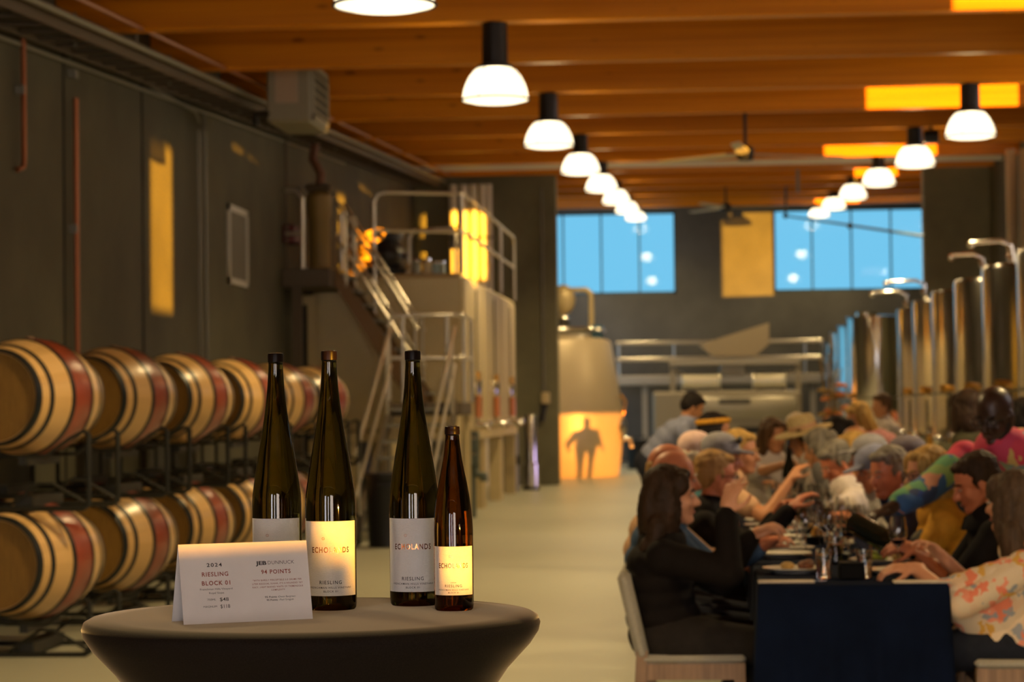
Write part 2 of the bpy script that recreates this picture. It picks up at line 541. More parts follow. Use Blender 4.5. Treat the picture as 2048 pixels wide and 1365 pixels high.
rack_m = mat('rack_steel', (.022, .022, .017), .5, metal=.3)
bung_m = mat('bung', (.22, .13, .06), .5)
BL, BR, BH = .475, .362, .275                     # half length, bilge radius, head radius
def brad(z): return BH + (BR - BH) * math.cos(z / BL * PI / 2) ** 1.0 * 1.0
Mx = Euler((PI / 2, 0, 0)).to_matrix().to_4x4()    # barrel axis along the hall
def make_barrel(label):
    t = thing('wine_barrel', label, 'barrel', (0, 0, 0), 0, 'oak barrels on the racks')
    n = 20
    zs = [-BL + 2 * BL * i / n for i in range(n + 1)]
    prof = [(brad(z), z) for z in zs]
    o = MB().lathe([(BH - .010, -BL)] + prof + [(BH - .010, BL)], 56, caps=False).build('staves', barrel_m, t, smooth=True)
    o.rotation_euler = (PI / 2, 0, 0)
    for s in (-1, 1):
        h = MB().lathe([(BH - .008, s * (BL - .014)), (BH - .008, s * (BL - .03))], 48).build('head', head_m, t)
        h.rotation_euler = (PI / 2, 0, 0)
    for z0, z1 in ((.432, .479), (.326, .362), (.113, .152)):
        for s in (-1, 1):
            pr = [(brad(s * z0) + .003, s * z0), (brad(s * z0) + .004, s * z0), (brad(s * z1) + .004, s * z1), (brad(s * z1) - .004, s * z1)]
            h = MB().lathe(pr, 56, caps=False).build('hoop', hoop_m, t, smooth=True)
            h.rotation_euler = (PI / 2, 0, 0)
    MB().lathe([(.026, 0), (.024, .014), (.0001, .015)], 16, Matrix.Translation((0, 0, BR - .004)), caps=False).build('bung', bung_m, t)
    return t
RX = -3.665                     # aisle side of the racks
BXC = RX - .455                 # axis of the visible barrel of each rack
Z1, Z2 = .555, 1.55         # axes of the lower and the upper layer
def make_rack(label, h):
    """rack frame: two end hoops joined by cradles; origin on its base, centre of the rack in y"""
    t = thing('barrel_rack', label, 'rack', (0, 0, 0), 0, 'steel barrel racks')
    for s in (-1, 1):
        y = s * .36
        MB().tube([(0, y, h), (0, y, .035), (-.05, y, .0) if h > .5 else (-.04, y, .012), (-1.5, y, .012), (-1.53, y, .035), (-1.53, y, h)], .019, 8).build('post', rack_m, t, smooth=True)
        # cradle bar with a V for each barrel
        pts = [(.012, y, h), (-.10, y, h - .012)]
        mbp = MB().tube([(.0, y, h), (-.03, y, h + .012), (-.11, y, h - .03), (-.26, y, h - .135), (-.51, y, h - .135), (-.66, y, h - .03), (-.765, y, h + .012),
                         (-.87, y, h - .03), (-1.02, y, h - .135), (-1.27, y, h - .135), (-1.42, y, h - .03), (-1.53, y, h + .012)], .012, 8)
        mbp.build('cradle', rack_m, t, smooth=True)
        MB().tube([(0, y, .035), (-.22, y, .16), (-.30, y, .16), (-.5, y, .02)], .012, 6).build('brace', rack_m, t, smooth=True)
    for x in (-.40, -1.17):
        MB().box((x, 0, h - .165), (.05, .74, .05)).build('cross_bar', rack_m, t)
        MB().box((x, 0, .05), (.11, .70, .07)).build('fork_channel', rack_m, t)
    return t
BYAW = -math.radians(10)
DB = [12.42 + 2.11 * k for k in range(7)]
ords = ['first', 'second', 'third', 'fourth', 'fifth', 'sixth', 'farthest']
b0, r0 = None, None
for layer, z, h in (('lower', Z1, .30), ('upper', Z2, .30)):
    for i, y in enumerate(DB):
        if i == 0: continue
        lab = 'oak barrel with wine-red belly, ' + (('%s of the %s layer seen from the left edge' % (ords[i - 1] if i else 'one', layer)) if i else 'just outside the left edge, %s layer' % layer)
        if i == 6: lab = 'oak barrel with wine-red belly, farthest of the %s layer by the stairs' % layer
        if b0 is None:
            b0 = make_barrel(lab); b0.location = (BXC, y, z); b0.rotation_euler = (0, 0, BYAW)
        else:
            dup(b0, (BXC, y, z), BYAW, lab)
        dup(b0, (BXC - .765, y, z), BYAW, 'oak barrel by the wall, right behind the %s %s barrel from the left' % (ords[i - 1], layer))
        if layer == 'upper':
            lab2 = 'black steel rack carrying the %s upper barrel from the left edge' % ords[i - 1] if i else 'black steel rack of the upper barrel outside the left edge'
        else:
            lab2 = 'black steel rack standing on the floor under the %s lower barrel from the left edge' % ords[i - 1] if i else 'floor rack of the lower barrel outside the left edge'
        if layer == 'lower' and i == 1: rlow = make_rack(lab2, .33); rlow.location = (RX, y, 0)
        elif layer == 'lower': dup(rlow, (RX, y, 0), None, lab2)
        elif i == 1: rup = make_rack(lab2, .46); rup.location = (RX, y, Z2 - .22 - .46); 
        else: dup(rup, (RX, y, Z2 - .22 - .46), None, lab2)
# ================================================================== the cocktail table with the bottles
fabric_m = mat('stretch_fabric', (.014, .010, .0075), .85, var=.35, scale=420, sheen=.60, spec=.15)
TX, TY, TZ, TR = -.735, 4.475, 1.07, .425
t = thing('cocktail_table', 'round high cocktail table in a dark brown stretch cover, carrying the wine bottles', 'table', (TX, TY, 0))
prof = [(.0001, TZ), (TR - .06, TZ), (TR - .014, TZ - .0015), (TR - .004, TZ - .007), (TR, TZ - .018), (TR - .003, TZ - .032),
        (TR - .018, TZ - .055), (.365, TZ - .10), (.30, TZ - .19), (.245, TZ - .30), (.205, TZ - .42), (.185, TZ - .55), (.19, TZ - .68),
        (.215, TZ - .82), (.25, TZ - .94), (.29, .05), (.30, .02)]
mb = MB(); seg = 96
vs, fs = [], []
for i, (r, z) in enumerate(prof):
    dep = max(0, (TZ - z - .12)) / .95
    for k in range(seg):
        a = 2 * PI * k / seg
        rr = r * (1 + .16 * dep * math.cos(4 * a + .6))
        vs.append((rr * math.cos(a), rr * math.sin(a), z))
for i in range(len(prof) - 1):
    for k in range(seg):
        fs.append((i * seg + k, i * seg + (k + 1) % seg, (i + 1) * seg + (k + 1) % seg, (i + 1) * seg + k))
fs.append(tuple(range(seg)))
mb.add(vs, fs).build('table_cover', fabric_m, t, smooth=True, angle=60)
mb = MB().lathe([(.03, .02), (.03, TZ - .04)], 20)
mb.build('pole', black_m, t)
MB().lathe([(.27, .0), (.27, .012), (.05, .025)], 32).build('base', black_m, t)

# ---- bottles
def bottle_glass(name, col):
    m = bpy.data.materials.new(name); m.use_nodes = True
    b = m.node_tree.nodes['Principled BSDF']
    b.inputs['Base Color'].default_value = (*col, 1)
    b.inputs['Transmission Weight'].default_value = 1
    b.inputs['Roughness'].default_value = .015
    b.inputs['IOR'].default_value = 1.48
    return m
green_glass = bottle_glass('olive_bottle_glass', (.065, .046, .006))
amber_glass = bottle_glass('amber_bottle_glass', (.10, .028, .003))
label_m = mat('label_paper', (.72, .70, .66), .7, var=.06, scale=260, stretch=(1, 1, 6), bump=.35)
foil_m = mat('copper_foil', (.62, .22, .09), .22, metal=1.0)
ink_m = mat('dark_ink', (.03, .026, .026), .6)
red_ink = mat('brick_ink', (.26, .055, .03), .6)
cork_m = mat('dark_capsule', (.010, .005, .004), .35, spec=.12)

MAG = [(.0001, .012), (.022, .008), (.036, .001), (.0445, .0), (.0475, .004), (.0485, .012), (.0485, .195), (.0475, .215), (.0450, .235), (.0415, .258),
       (.0365, .290), (.0315, .318), (.0268, .346), (.0228, .372), (.0195, .398), (.0170, .424), (.0153, .448), (.0143, .470), (.0143, .4745),
       (.0151, .4755), (.0153, .489), (.0146, .4925), (.0100, .493), (.0001, .493)]
STD = [(.0001, .010), (.016, .007), (.027, .001), (.0335, .0), (.0362, .003), (.0372, .010), (.0372, .150), (.0365, .168), (.0345, .190),
       (.0310, .216), (.0268, .240), (.0220, .264), (.0182, .284), (.0156, .302), (.0138, .318), (.0131, .327), (.0131, .3305), (.0140, .3315),
       (.0141, .3385), (.0137, .3395), (.0137, .3425), (.0135, .3455), (.0095, .346), (.0001, .346)]
def wrap(mb, vs, fs, r, ang, z):
    mb.add([Vector(((r + v.z) * math.sin(ang + v.x / r), -(r + v.z) * math.cos(ang + v.x / r), z + v.y)) for v in vs], fs)
def line(mb, body, width, cap, r, ang, z, bold=0.0, dx=0.0, spacing=1.1, res=3):
    vs, fs = text_mesh(body, 1.0, bold, 0.0, spacing, res)
    x0, x1 = min(v.x for v in vs), max(v.x for v in vs)
    yb, yt = 0.0, .729
    vs = [Vector(((v.x - (x0 + x1) / 2) * width / (x1 - x0) + dx, (v.y - yb) / (yt - yb) * cap, .00025)) for v in vs]
    wrap(mb, vs, fs, r, ang, z)
def bottle(label, x, y, prof, r, gl, lz0, lz1, half, face, size, loc_tilt=0):
    t = thing('wine_bottle', label, 'bottle', (x, y, TZ + .0005), 0, 'riesling bottles on the cocktail table')
    # solid of glass and wine, closed
    g = MB().lathe(prof, 64, caps=False).build('glass_body', gl, t, smooth=True, angle=50)
    top = prof[-1][1]
    MB().lathe([(.0001, top - .0003), (prof[-2][0] * .98, top - .0003), (prof[-2][0] * .98, top + .0012), (.0001, top + .0012)], 24, caps=False).build('cork', cork_m, t, smooth=True)
    tp = [q for q in prof if q[1] > top - .0176]
    MB().lathe([(q[0] + .0003, q[1]) for q in tp[:-2]] + [(tp[-2][0], top + .0006)], 40, caps=False).build('lip_ring', cork_m, t, smooth=True)
    mb = MB(); n = 48
    rl = r + .00035
    vs, fs = [], []
    for i in range(n + 1):
        a = face + half * (2 * i / n - 1)
        for rr, z in ((rl, lz0), (rl, lz1), (r + .0001, lz1), (r + .0001, lz0)):
            vs.append((rr * math.sin(a), -rr * math.cos(a), z))
    for i in range(n):
        for k in range(4):
            fs.append((i * 4 + k, i * 4 + (k + 1) % 4, i * 4 + 4 + (k + 1) % 4, i * 4 + 4 + k))
    fs += [(0, 1, 2, 3), (4 * n, 4 * n + 1, 4 * n + 2, 4 * n + 3)]
    lab = mb.add(vs, fs).build('label', label_m, t, smooth=True)
    mb = MB()
    H = lz1 - lz0
    if size == 'mag':
        line(mb, 'ECHOLANDS', .0755, .0108, rl, face + .03, lz1 - .0590, .016, 0, 1.25)
        mb.build('foil_lettering', foil_m, lab)
        mb = MB()
        line(mb, 'RIESLING', .0430, .0068, rl, face + .03, lz0 + .0225, .012, 0, 1.25)
        line(mb, 'FRENCHMAN HILLS VINEYARD', .0860, .0037, rl, face + .03, lz0 + .0140, .012, 0, 1.25)
        line(mb, 'BLOCK 01', .0270, .0037, rl, face + .03, lz0 + .0070, .012, 0, 1.2)
        mb.build('ink_lettering', ink_m, lab)
        er, ez = .0028, lz1 - .0325
    else:
        line(mb, 'ECHOLANDS', .0590, .0092, rl, face, lz1 - .0400, .016, 0, 1.25)
        mb.build('foil_lettering', foil_m, lab)
        mb = MB()
        line(mb, '2024', .0100, .0024, rl, face, lz0 + .0225, .012, 0, 1.3)
        line(mb, 'RIESLING', .0325, .0052, rl, face, lz0 + .0150, .012, 0, 1.25)
        line(mb, 'FRENCHMAN HILLS VINEYARD', .0620, .0028, rl, face, lz0 + .0087, .012, 0, 1.25)
        line(mb, 'BLOCK 01', .0200, .0028, rl, face, lz0 + .0036, .012, 0, 1.2)
        mb.build('ink_lettering', ink_m, lab)
        er, ez = .0022, lz1 - .0180
    # small embossed emblem: a ring with bars
    mb = MB()
    vs, fs = [], []
    for k in range(28):
        a = 2 * PI * k / 28
        for rr in (er, er * .82): vs.append(Vector((rr * math.cos(a), rr * math.sin(a), .0003)))
    for k in range(28):
        fs.append((2 * k, 2 * k + 1, (2 * k + 3) % 56, (2 * k + 2) % 56))
    off = -.012 if size == 'mag' else -.006
    wrap(mb, [v + Vector((off, 0, 0)) for v in vs], fs, rl, face, ez)
    for yy in (-.0009, .0009):
        wrap(mb, [Vector((off + a, yy + b, .0003)) for a, b in ((-er * .8, -.00025), (er * .8, -.00025), (er * .8, .00025), (-er * .8, .00025))], [(0, 1, 2, 3)], rl, face, ez)
    mb.build('emblem', foil_m, lab)
    return t
bottle('tall dark magnum wine bottle half hidden behind the white tent card', -.843, 4.716, MAG, .0485, green_glass, .028, .169, 1.25, .02, 'mag')
bottle('tall magnum bottle with sunlit yellow label, right beside the white tent card', -.716, 4.585, MAG, .0485, green_glass, .028, .169, 1.25, .10, 'mag')
bottle('tall magnum bottle whose label is partly covered by the small bottle', -.566, 4.675, MAG, .0485, green_glass, .028, .169, 1.25, .0, 'mag')
bottle('small amber standard size wine bottle at the right end of the row', -.477, 4.550, STD, .0372, amber_glass, .030, .121, 1.2, .08, 'std')

# ---- tent card
card_m = mat('card_stock', (.74, .70, .66), .55, var=.05, scale=7, stretch=(1, 1, 1))
CW, CH = .242, .145
ca = math.atan2(.118, .224)
t = thing('tent_card', 'folded white tent card with printed prices standing in front of the bottles', 'card', (-.931, 4.258, TZ + .0004), ca)
lean = .034
hz = math.sqrt(CH ** 2 - lean ** 2)
th = .0006
def panel(y0, y1):
    n = Vector((0, -hz, -(y1 - y0))).normalized() if y1 > y0 else Vector((0, hz, -(y0 - y1))).normalized()
    q = [Vector((0, y0, 0)), Vector((CW, y0, 0)), Vector((CW, y1, hz)), Vector((0, y1, hz))]
    return MB().add(q + [v - n * th for v in q], [(0, 1, 2, 3), (7, 6, 5, 4), (0, 4, 5, 1), (1, 5, 6, 2), (2, 6, 7, 3), (3, 7, 4, 0)])
front = panel(0, lean).build('front_panel', card_m, t)
panel(2 * lean + .012, lean).build('back_panel', card_m, t)
M = Matrix(((1, 0, 0, 0), (0, lean / CH, -hz / CH, 0), (0, hz / CH, lean / CH, 0), (0, 0, 0, 1)))
def cardline(mb, body, u, v, w, cap, bold=0.0, spacing=1.0):
    vs, fs = text_mesh(body, 1.0, bold, 0.0, spacing, 3)
    x0, x1 = min(q.x for q in vs), max(q.x for q in vs)
    mb.add([M @ Vector(((q.x - (x0 + x1) / 2) * w / (x1 - x0) + u * CW, (q.y / .729 - .5) * cap + (1 - v) * CH, .0003)) for q in vs], fs)
k = CW / 1400
for body, u, v, w, cap, bo, sp in (('2024', .266, .268, 163, .0069, .016, 1.25), ('Frenchman Hills Vineyard', .268, .571, 348, .0036, 0, 1.0),
        ('Royal Slope', .268, .62, 160, .0036, 0, 1.0), ('750ML', .227, .702, 90, .0036, 0, 1.0), ('$48', .323, .703, 95, .0068, .003, 1.0),
        ('MAGNUM', .212, .789, 143, .0036, 0, 1.0), ('$118', .327, .79, 103, .0068, .003, 1.0), ('JEB', .629, .267, 118, .0070, .035, 1.0),
        ('DUNNUCK', .785, .265, 290, .0068, -.008, 1.05), ('95 Points -', .692, .70, 150, .0034, .018, 1.0), ('Owen Bargreen', .810, .70, 185, .0034, 0, 1.0),
        ('95 Points -', .700, .738, 140, .0034, .018, 1.0), ('Paul Gregutt', .808, .738, 150, .0034, 0, 1.0)):
    mb = MB(); cardline(mb, body, u, v, w * k, cap, bo, sp); mb.build('lettering', ink_m, front)
for body, u, v, w, cap in (('RIESLING', .267, .384, 283, .0078), ('BLOCK 01', .270, .495, 305, .0078), ('94 POINTS', .740, .380, 322, .0078),
        ('"WITH BARELY PERCEPTIBLE 5.0 GRAMS PER', .745, .487, 535, .0031), ("LITER RESIDUAL SUGAR, IT'S A ROUNDED YET", .745, .531, 553, .0031),
        ('RACY, LIGHT BODIED WHITE OF TREMENDOUS', .746, .573, 553, .0031), ('COMPLEXITY', .746, .612, 150, .0031)):
    mb = MB(); cardline(mb, body, u, v, w * k, cap, .02 if cap > .005 else .012, 1.2); mb.build('red_lettering', red_ink, front)
# ================================================================== pendant lamps, fans
def dome_mat():
    m = bpy.data.materials.new('prismatic_glass'); m.use_nodes = True
    n, l = m.node_tree.nodes, m.node_tree.links
    n.remove(n['Principled BSDF'])
    tr = n.new('ShaderNodeBsdfTransparent'); tr.inputs['Color'].default_value = (1, .97, .9, 1)
    em = n.new('ShaderNodeEmission'); em.inputs['Color'].default_value = (1, .83, .55, 1); em.inputs['Strength'].default_value = DOME_GLOW
    mx = n.new('ShaderNodeMixShader'); mx.inputs['Fac'].default_value = .62
    l.new(tr.outputs[0], mx.inputs[1]); l.new(em.outputs[0], mx.inputs[2])
    l.new(mx.outputs[0], n['Material Output'].inputs['Surface'])
    return m
dome_m = dome_mat()
def make_lamp(label, x, y, z, group):
    """z is the height of the rim"""
    t = thing('pendant_lamp', label, 'lamp', (x, y, z), 0, group)
    top = zbeam(y) - z + .0
    dh = .27 if top > .42 else top * .66
    prof = [(.272, 0), (.271, .03), (.262, .08 * dh / .27), (.245, .13 * dh / .27), (.215, .19 * dh / .27), (.175, .24 * dh / .27), (.135, dh)]
    MB().lathe(prof, 40, caps=False).build('dome', dome_m, t, smooth=True)
    MB().lathe([(.268, -.004), (.2, -.022), (.1, -.032), (.0001, -.035)], 40, caps=False).build('lens', dome_m, t, smooth=True)
    mb = MB()
    ring = [(.277 * math.cos(2 * PI * k / 40), .277 * math.sin(2 * PI * k / 40), 0) for k in range(41)]
    mb.tube(ring, .010, 6, False)
    for q in range(4):
        a = PI / 4 + q * PI / 2 + .35
        mb.tube([((r + .004) * math.cos(a), (r + .004) * math.sin(a), h) for r, h in prof], .0035, 5)
    mb.build('wire_guard', black_m, t)
    mb = MB().lathe([(.15, dh - .015), (.15, dh + .015), (.108, dh + .03), (.105, top)], 28)
    mb.build('housing', black_m, t, smooth=True)
    ld = bpy.data.lights.get('lamp_bulb')
    if not ld:
        ld = bpy.data.lights.new('lamp_bulb', 'SPOT'); ld.energy = LAMP_POWER; ld.color = (1, .74, .36); ld.shadow_soft_size = .12
        ld.spot_size = math.radians(150); ld.spot_blend = .7
        l2 = bpy.data.lights.new('lamp_glow', 'POINT'); l2.energy = LAMP_UP; l2.color = (1, .74, .36); l2.shadow_soft_size = .15
    lo = bpy.data.objects.new('bulb', ld); C.objects.link(lo); lo.parent = t; lo.location = (0, 0, min(.11, dh * .5))
    l3 = bpy.data.objects.new('glow', bpy.data.lights['lamp_glow']); C.objects.link(l3); l3.parent = t; l3.location = (0, 0, min(.12, dh * .5))
    return t
lz = lambda y: 3.643 + (y - 12.95) * .0529
names_l = ['first and largest pendant lamp of the left row, cut by the top edge', 'second pendant lamp of the left row', 'third pendant lamp of the left row',
           'fourth pendant lamp of the left row', 'fifth pendant lamp of the left row', 'sixth pendant lamp of the left row', 'seventh pendant lamp of the left row',
           'farthest pendant lamp of the left row, near the back window']
for k in range(-1, 8):
    y = 12.95 + 7 * k
    lab = ('white dome ' + names_l[k].replace('pendant ', '') if False else 'glowing ' + names_l[k]) if k >= 0 else 'white dome pendant lamp hanging above the cocktail table'
    make_lamp(lab, -1.70, y, lz(y), 'pendant lamps, left row')
names_r = ['nearest and largest pendant lamp of the right row, before the orange sunlit beam', 'second pendant lamp of the right row, next to a black cylinder', 'third pendant lamp of the right row',
           'fourth pendant lamp of the right row', 'fifth pendant lamp of the right row', 'farthest pendant lamp of the right row']
for k in range(-3, 6):
    y = 26.95 + 7 * k
    lab = ('glowing ' + names_r[k]) if k >= 0 else 'white dome pendant lamp of the right row, nearer than the first seen'
    make_lamp(lab, 2.965, y, lz(y) + .01, 'pendant lamps, right row')
# black cylinder beside the second lamp of the right row
q = P(1862, 274, 33.7)
t = thing('speaker', 'black cylindrical speaker hanging beside the second lamp of the right row', 'speaker', tuple(q))
MB().lathe([(.09, -.1), (.1, -.09), (.1, .09), (.09, .1)], 24, Euler((0, PI / 2, 0)).to_matrix().to_4x4()).build('housing', black_m, t, smooth=True)
MB().tube([(0, 0, .09), (0, 0, zbeam(33.95) - q.z)], .02, 8).build('bracket', black_m, t)
blade_m = mat('fan_blade', (.62, .58, .48), .5)
def fan(label, x, y, z, rot, rad=1.25):
    t = thing('ceiling_fan', label, 'fan', (x, y, z), rot)
    yb = y
    MB().tube([(0, 0, .05), (0, 0, zbeam(y) - z)], .022, 10).build('rod', black_m, t)
    MB().lathe([(.02, -.10), (.09, -.09), (.11, -.05), (.11, .05), (.06, .09), (.02, .1)], 24).build('motor', black_m, t, smooth=True)
    for k in range(3):
        a = k * 2 * PI / 3
        R = Euler((0, .0, a)).to_matrix() @ Euler((.2, 0, 0)).to_matrix()
        mb = MB()
        mb.prism([(.1, -.05), (.3, -.085), (rad, -.06), (rad, .05), (.3, .075), (.1, .05)], .012, (Matrix.Translation((0, 0, -.02)) @ R.to_4x4()))
        mb.build('blade', blade_m, t)
fan('pale bladed ceiling fan with black motor between the lamp rows, the largest in view', .55, 30.45, 4.62, .42, 1.35)
fan('far ceiling fan with small black motor before the back wall', .50, 51.45, 5.67, .1, 1.3)
fan('near ceiling fan of which one pale blade shows at the top edge', .62, 12.95, 3.86, .95, 1.5)
# ================================================================== services on the left wall
copper_m = mat('copper_pipe', (.36, .13, .06), .4, metal=.7)
galv_m = mat('galvanised', (.24, .235, .20), .5, metal=.5)
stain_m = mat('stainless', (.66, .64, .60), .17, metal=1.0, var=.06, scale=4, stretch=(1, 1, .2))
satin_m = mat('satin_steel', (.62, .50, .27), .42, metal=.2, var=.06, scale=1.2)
brown_m = mat('brown_paint', (.10, .075, .05), .6)
gold_m = mat('brass', (.75, .42, .10), .3, metal=1.0)
rail_m = mat('rail_steel', (.62, .58, .50), .32, metal=.85)
WX = XL                              # face of the left wall
def wallp(px, py, off=.05):
    """point on a plane `off` in front of the left wall, at that pixel"""
    a = P(px, py, 20.0)
    d = a - Vector((0, 0, CAM_H))
    k = (WX + off) / d.x
    return Vector((0, 0, CAM_H)) + d * k
def vpipe(name, label, px, py0, py1, r, m, cat='pipe', off=.06, group=None, clips=(), foot=None, z1=None):
    a, b = wallp(px, py0, off), wallp(px, py1, off)
    y = (a.y + b.y) / 2
    zt = z1 if z1 else a.z
    t = thing(name, label, cat, (WX + off, y, 0), 0, group)
    pts = [(0, 0, zt), (0, 0, b.z)]
    if foot: pts += [(0, -.02, b.z - .05), (-.02, -.12, b.z - .08)]
    MB().tube(pts, r, 10).build('tube', m, t, smooth=True)
    for c in clips:
        z = wallp(px, c, off).z
        MB().box((-off / 2, 0, z), (off + .03, r * 3.4, .07)).build('clip', galv_m, t)
    return t
vpipe('copper_pipe', 'short copper pipe on the left wall that bends and stops halfway down', 47, 75, 322, .022, copper_m, clips=(180,), foot=True)
vpipe('copper_pipe', 'long straight copper pipe running down the left wall behind the barrels', 153, 132, 770, .024, copper_m, clips=(150, 458), z1=4.15)
vpipe('conduit', 'grey metal conduit on the left wall that bends near the top, beside a second conduit', 399, 240, 780, .016, galv_m, 'conduit', z1=4.45)
vpipe('conduit', 'straight grey metal conduit on the left wall beside the bent one', 412, 215, 780, .018, galv_m, 'conduit', z1=4.66)
a, b, c, d = (wallp(x, y, .06) for x, y in ((300, 172), (340, 195), (392, 225), (399, 245)))
t = thing('conduit', 'thin grey conduit sloping along the wall top into the bent vertical conduit', 'conduit', tuple(a))
MB().tube([Vector((0, 0, 0)), b - a, c - a, d - a], .014, 8).build('tube', galv_m, t, smooth=True)
vpipe('conduit', 'dark vertical conduit on the left wall near the platform railing', 573, 262, 560, .02, brown_m, 'conduit', z1=4.95)
for px in (600, 655, 712):
    pass
# panel joints of the precast wall
for k, px in enumerate((128, 285, 573)):
    y = wallp(px, 500, 0).y
    o = MB().box((0, 0, 0), (.012, .03, zbeam(y) - .1)).build('trim_%d' % (k + 2), mat('joint', (.03, .028, .024), .9)); o.location = (WX + .006, y, (zbeam(y) - .1) / 2); o['kind'] = 'structure'
# white framed hatch
a, b = wallp(458, 432, .02), wallp(495, 553, .02)
t = thing('access_panel', 'white framed rectangular hatch on the grey left wall', 'panel', (WX + .015, (a.y + b.y) / 2, (a.z + b.z) / 2))
hw, hh = abs(a.y - b.y) / 2, .42
fm = mat('white_frame', (.55, .54, .50), .5)
mb = MB()
for s in (-1, 1): mb.box((0, s * hw, 0), (.03, .07, hh * 2 + .07)).box((0, 0, s * hh), (.03, hw * 2 + .07, .07))
mb.build('frame', fm, t)
MB().box((-.008, 0, 0), (.012, hw * 2, hh * 2)).build('door', mat('hatch', (.13, .125, .10), .6), t)
# small red and pale box on the wall
a = wallp(583, 470, .08)
t = thing('electrical_box', 'small dark red box with a pale side on the wall by the platform', 'box', tuple(a))
MB().box((0, 0, 0), (.16, .5, .24), ch=.02).build('body', mat('dark_red', (.12, .02, .025), .5), t)
MB().box((.01, .3, .0), (.17, .12, .2), ch=.02).build('lamp', mat('pale_side', (.7, .6, .65), .4), t)  # paler block at one end of the electrical box
# pipe run and cable tray along the top of the wall
t = thing('cable_tray', 'long dark cable tray running below the beams along the left wall', 'tray', (0, 0, 0))
def along(x, dz, y0, y1): return [(x, y0, zbeam(y0) + dz), (x, y1, zbeam(y1) + dz)]
for s, x in (('rail', WX + .12), ('rail', WX + .52)):
    p = along(x, -.13, 14, 44.8); MB().bar(p[0], p[1], .03, .11).build('rail', brown_m, t)
mb = MB()
for k in range(60):
    y = 14.2 + k * .52
    mb.box((WX + .32, y, zbeam(y) - .16), (.4, .05, .03))
o = mb.build('rungs', brown_m, t); o['kind'] = 'stuff'
p = along(WX + .3, -.10, 14, 44.8); MB().bar(p[0], p[1], .3, .05).build('cables', black_m, t)
for k in range(9):
    y = 15.8 + 3.5 * k
    MB().bar((WX + .32, y, zbeam(y) - .19), (WX + .32, y, zbeam(y) + .1), .02).build('hanger', galv_m, t)
for k, (x, dz, r, m, lab) in enumerate(((WX + .62, -.07, .03, galv_m, 'grey pipe running along the left wall top beside the cable tray'),
                                       (WX + .74, .04, .022, copper_m, 'copper pipe running under the beams along the left wall top'),
                                       (WX + .04, -.20, .018, galv_m, 'thin pale pipe along the top edge of the grey left wall'))):
    t = thing('ceiling_pipe', lab, 'pipe', (0, 0, 0))
    p = along(x, dz - .02, 14, 44.9 if k < 2 else 36)
    MB().tube(p, r, 8).build('tube', m, t, smooth=True)
    for q in range(4):
        y = 20.2 + 7 * q
        MB().tube([(x, y, zbeam(y) + dz), (x, y, zbeam(y) + .28)], .008, 5).build('hanger', galv_m, t)
# unit heater hung from the beams
t = thing('unit_heater', 'boxy grey unit heater with louvres hanging from the beams by the left wall', 'heater', (-4.31, 25.0, 4.47))
heat_m = mat('heater_paint', (.27, .26, .21), .5)
MB().box((0, .62, .34), (.46, 1.2, .66), ch=.02).build('housing', heat_m, t)
MB().box((-.02, .012, .40), (.24, .02, .38)).build('plate', mat('heater_plate', (.42, .33, .26), .5), t)
mb = MB().span((.232, .1, .04), (.255, 1.14, .10)).span((.232, .1, .58), (.255, 1.14, .64)).span((.232, .1, .04), (.255, .17, .64)).span((.232, 1.07, .04), (.255, 1.14, .64))
mb.build('grille_frame', heat_m, t)
MB().span((.228, .17, .1), (.234, 1.07, .58)).build('grille_opening', black_m, t)
for k in range(5):
    MB().box((.250, .62, .14 + .095 * k), (.012, .9, .06), Euler((0, -.6, 0)).to_matrix()).build('louver', heat_m, t)
for x, y in ((-.18, .2), (.18, 1.0)):
    MB().bar((x, y, .6), (x, y, 1.1), .02).build('hanger', galv_m, t)
MB().tube([(-.2, .06, .1), (-.34, .06, .1), (-.36, .06, -.02)], .045, 8).build('pipe_stub', black_m, t)

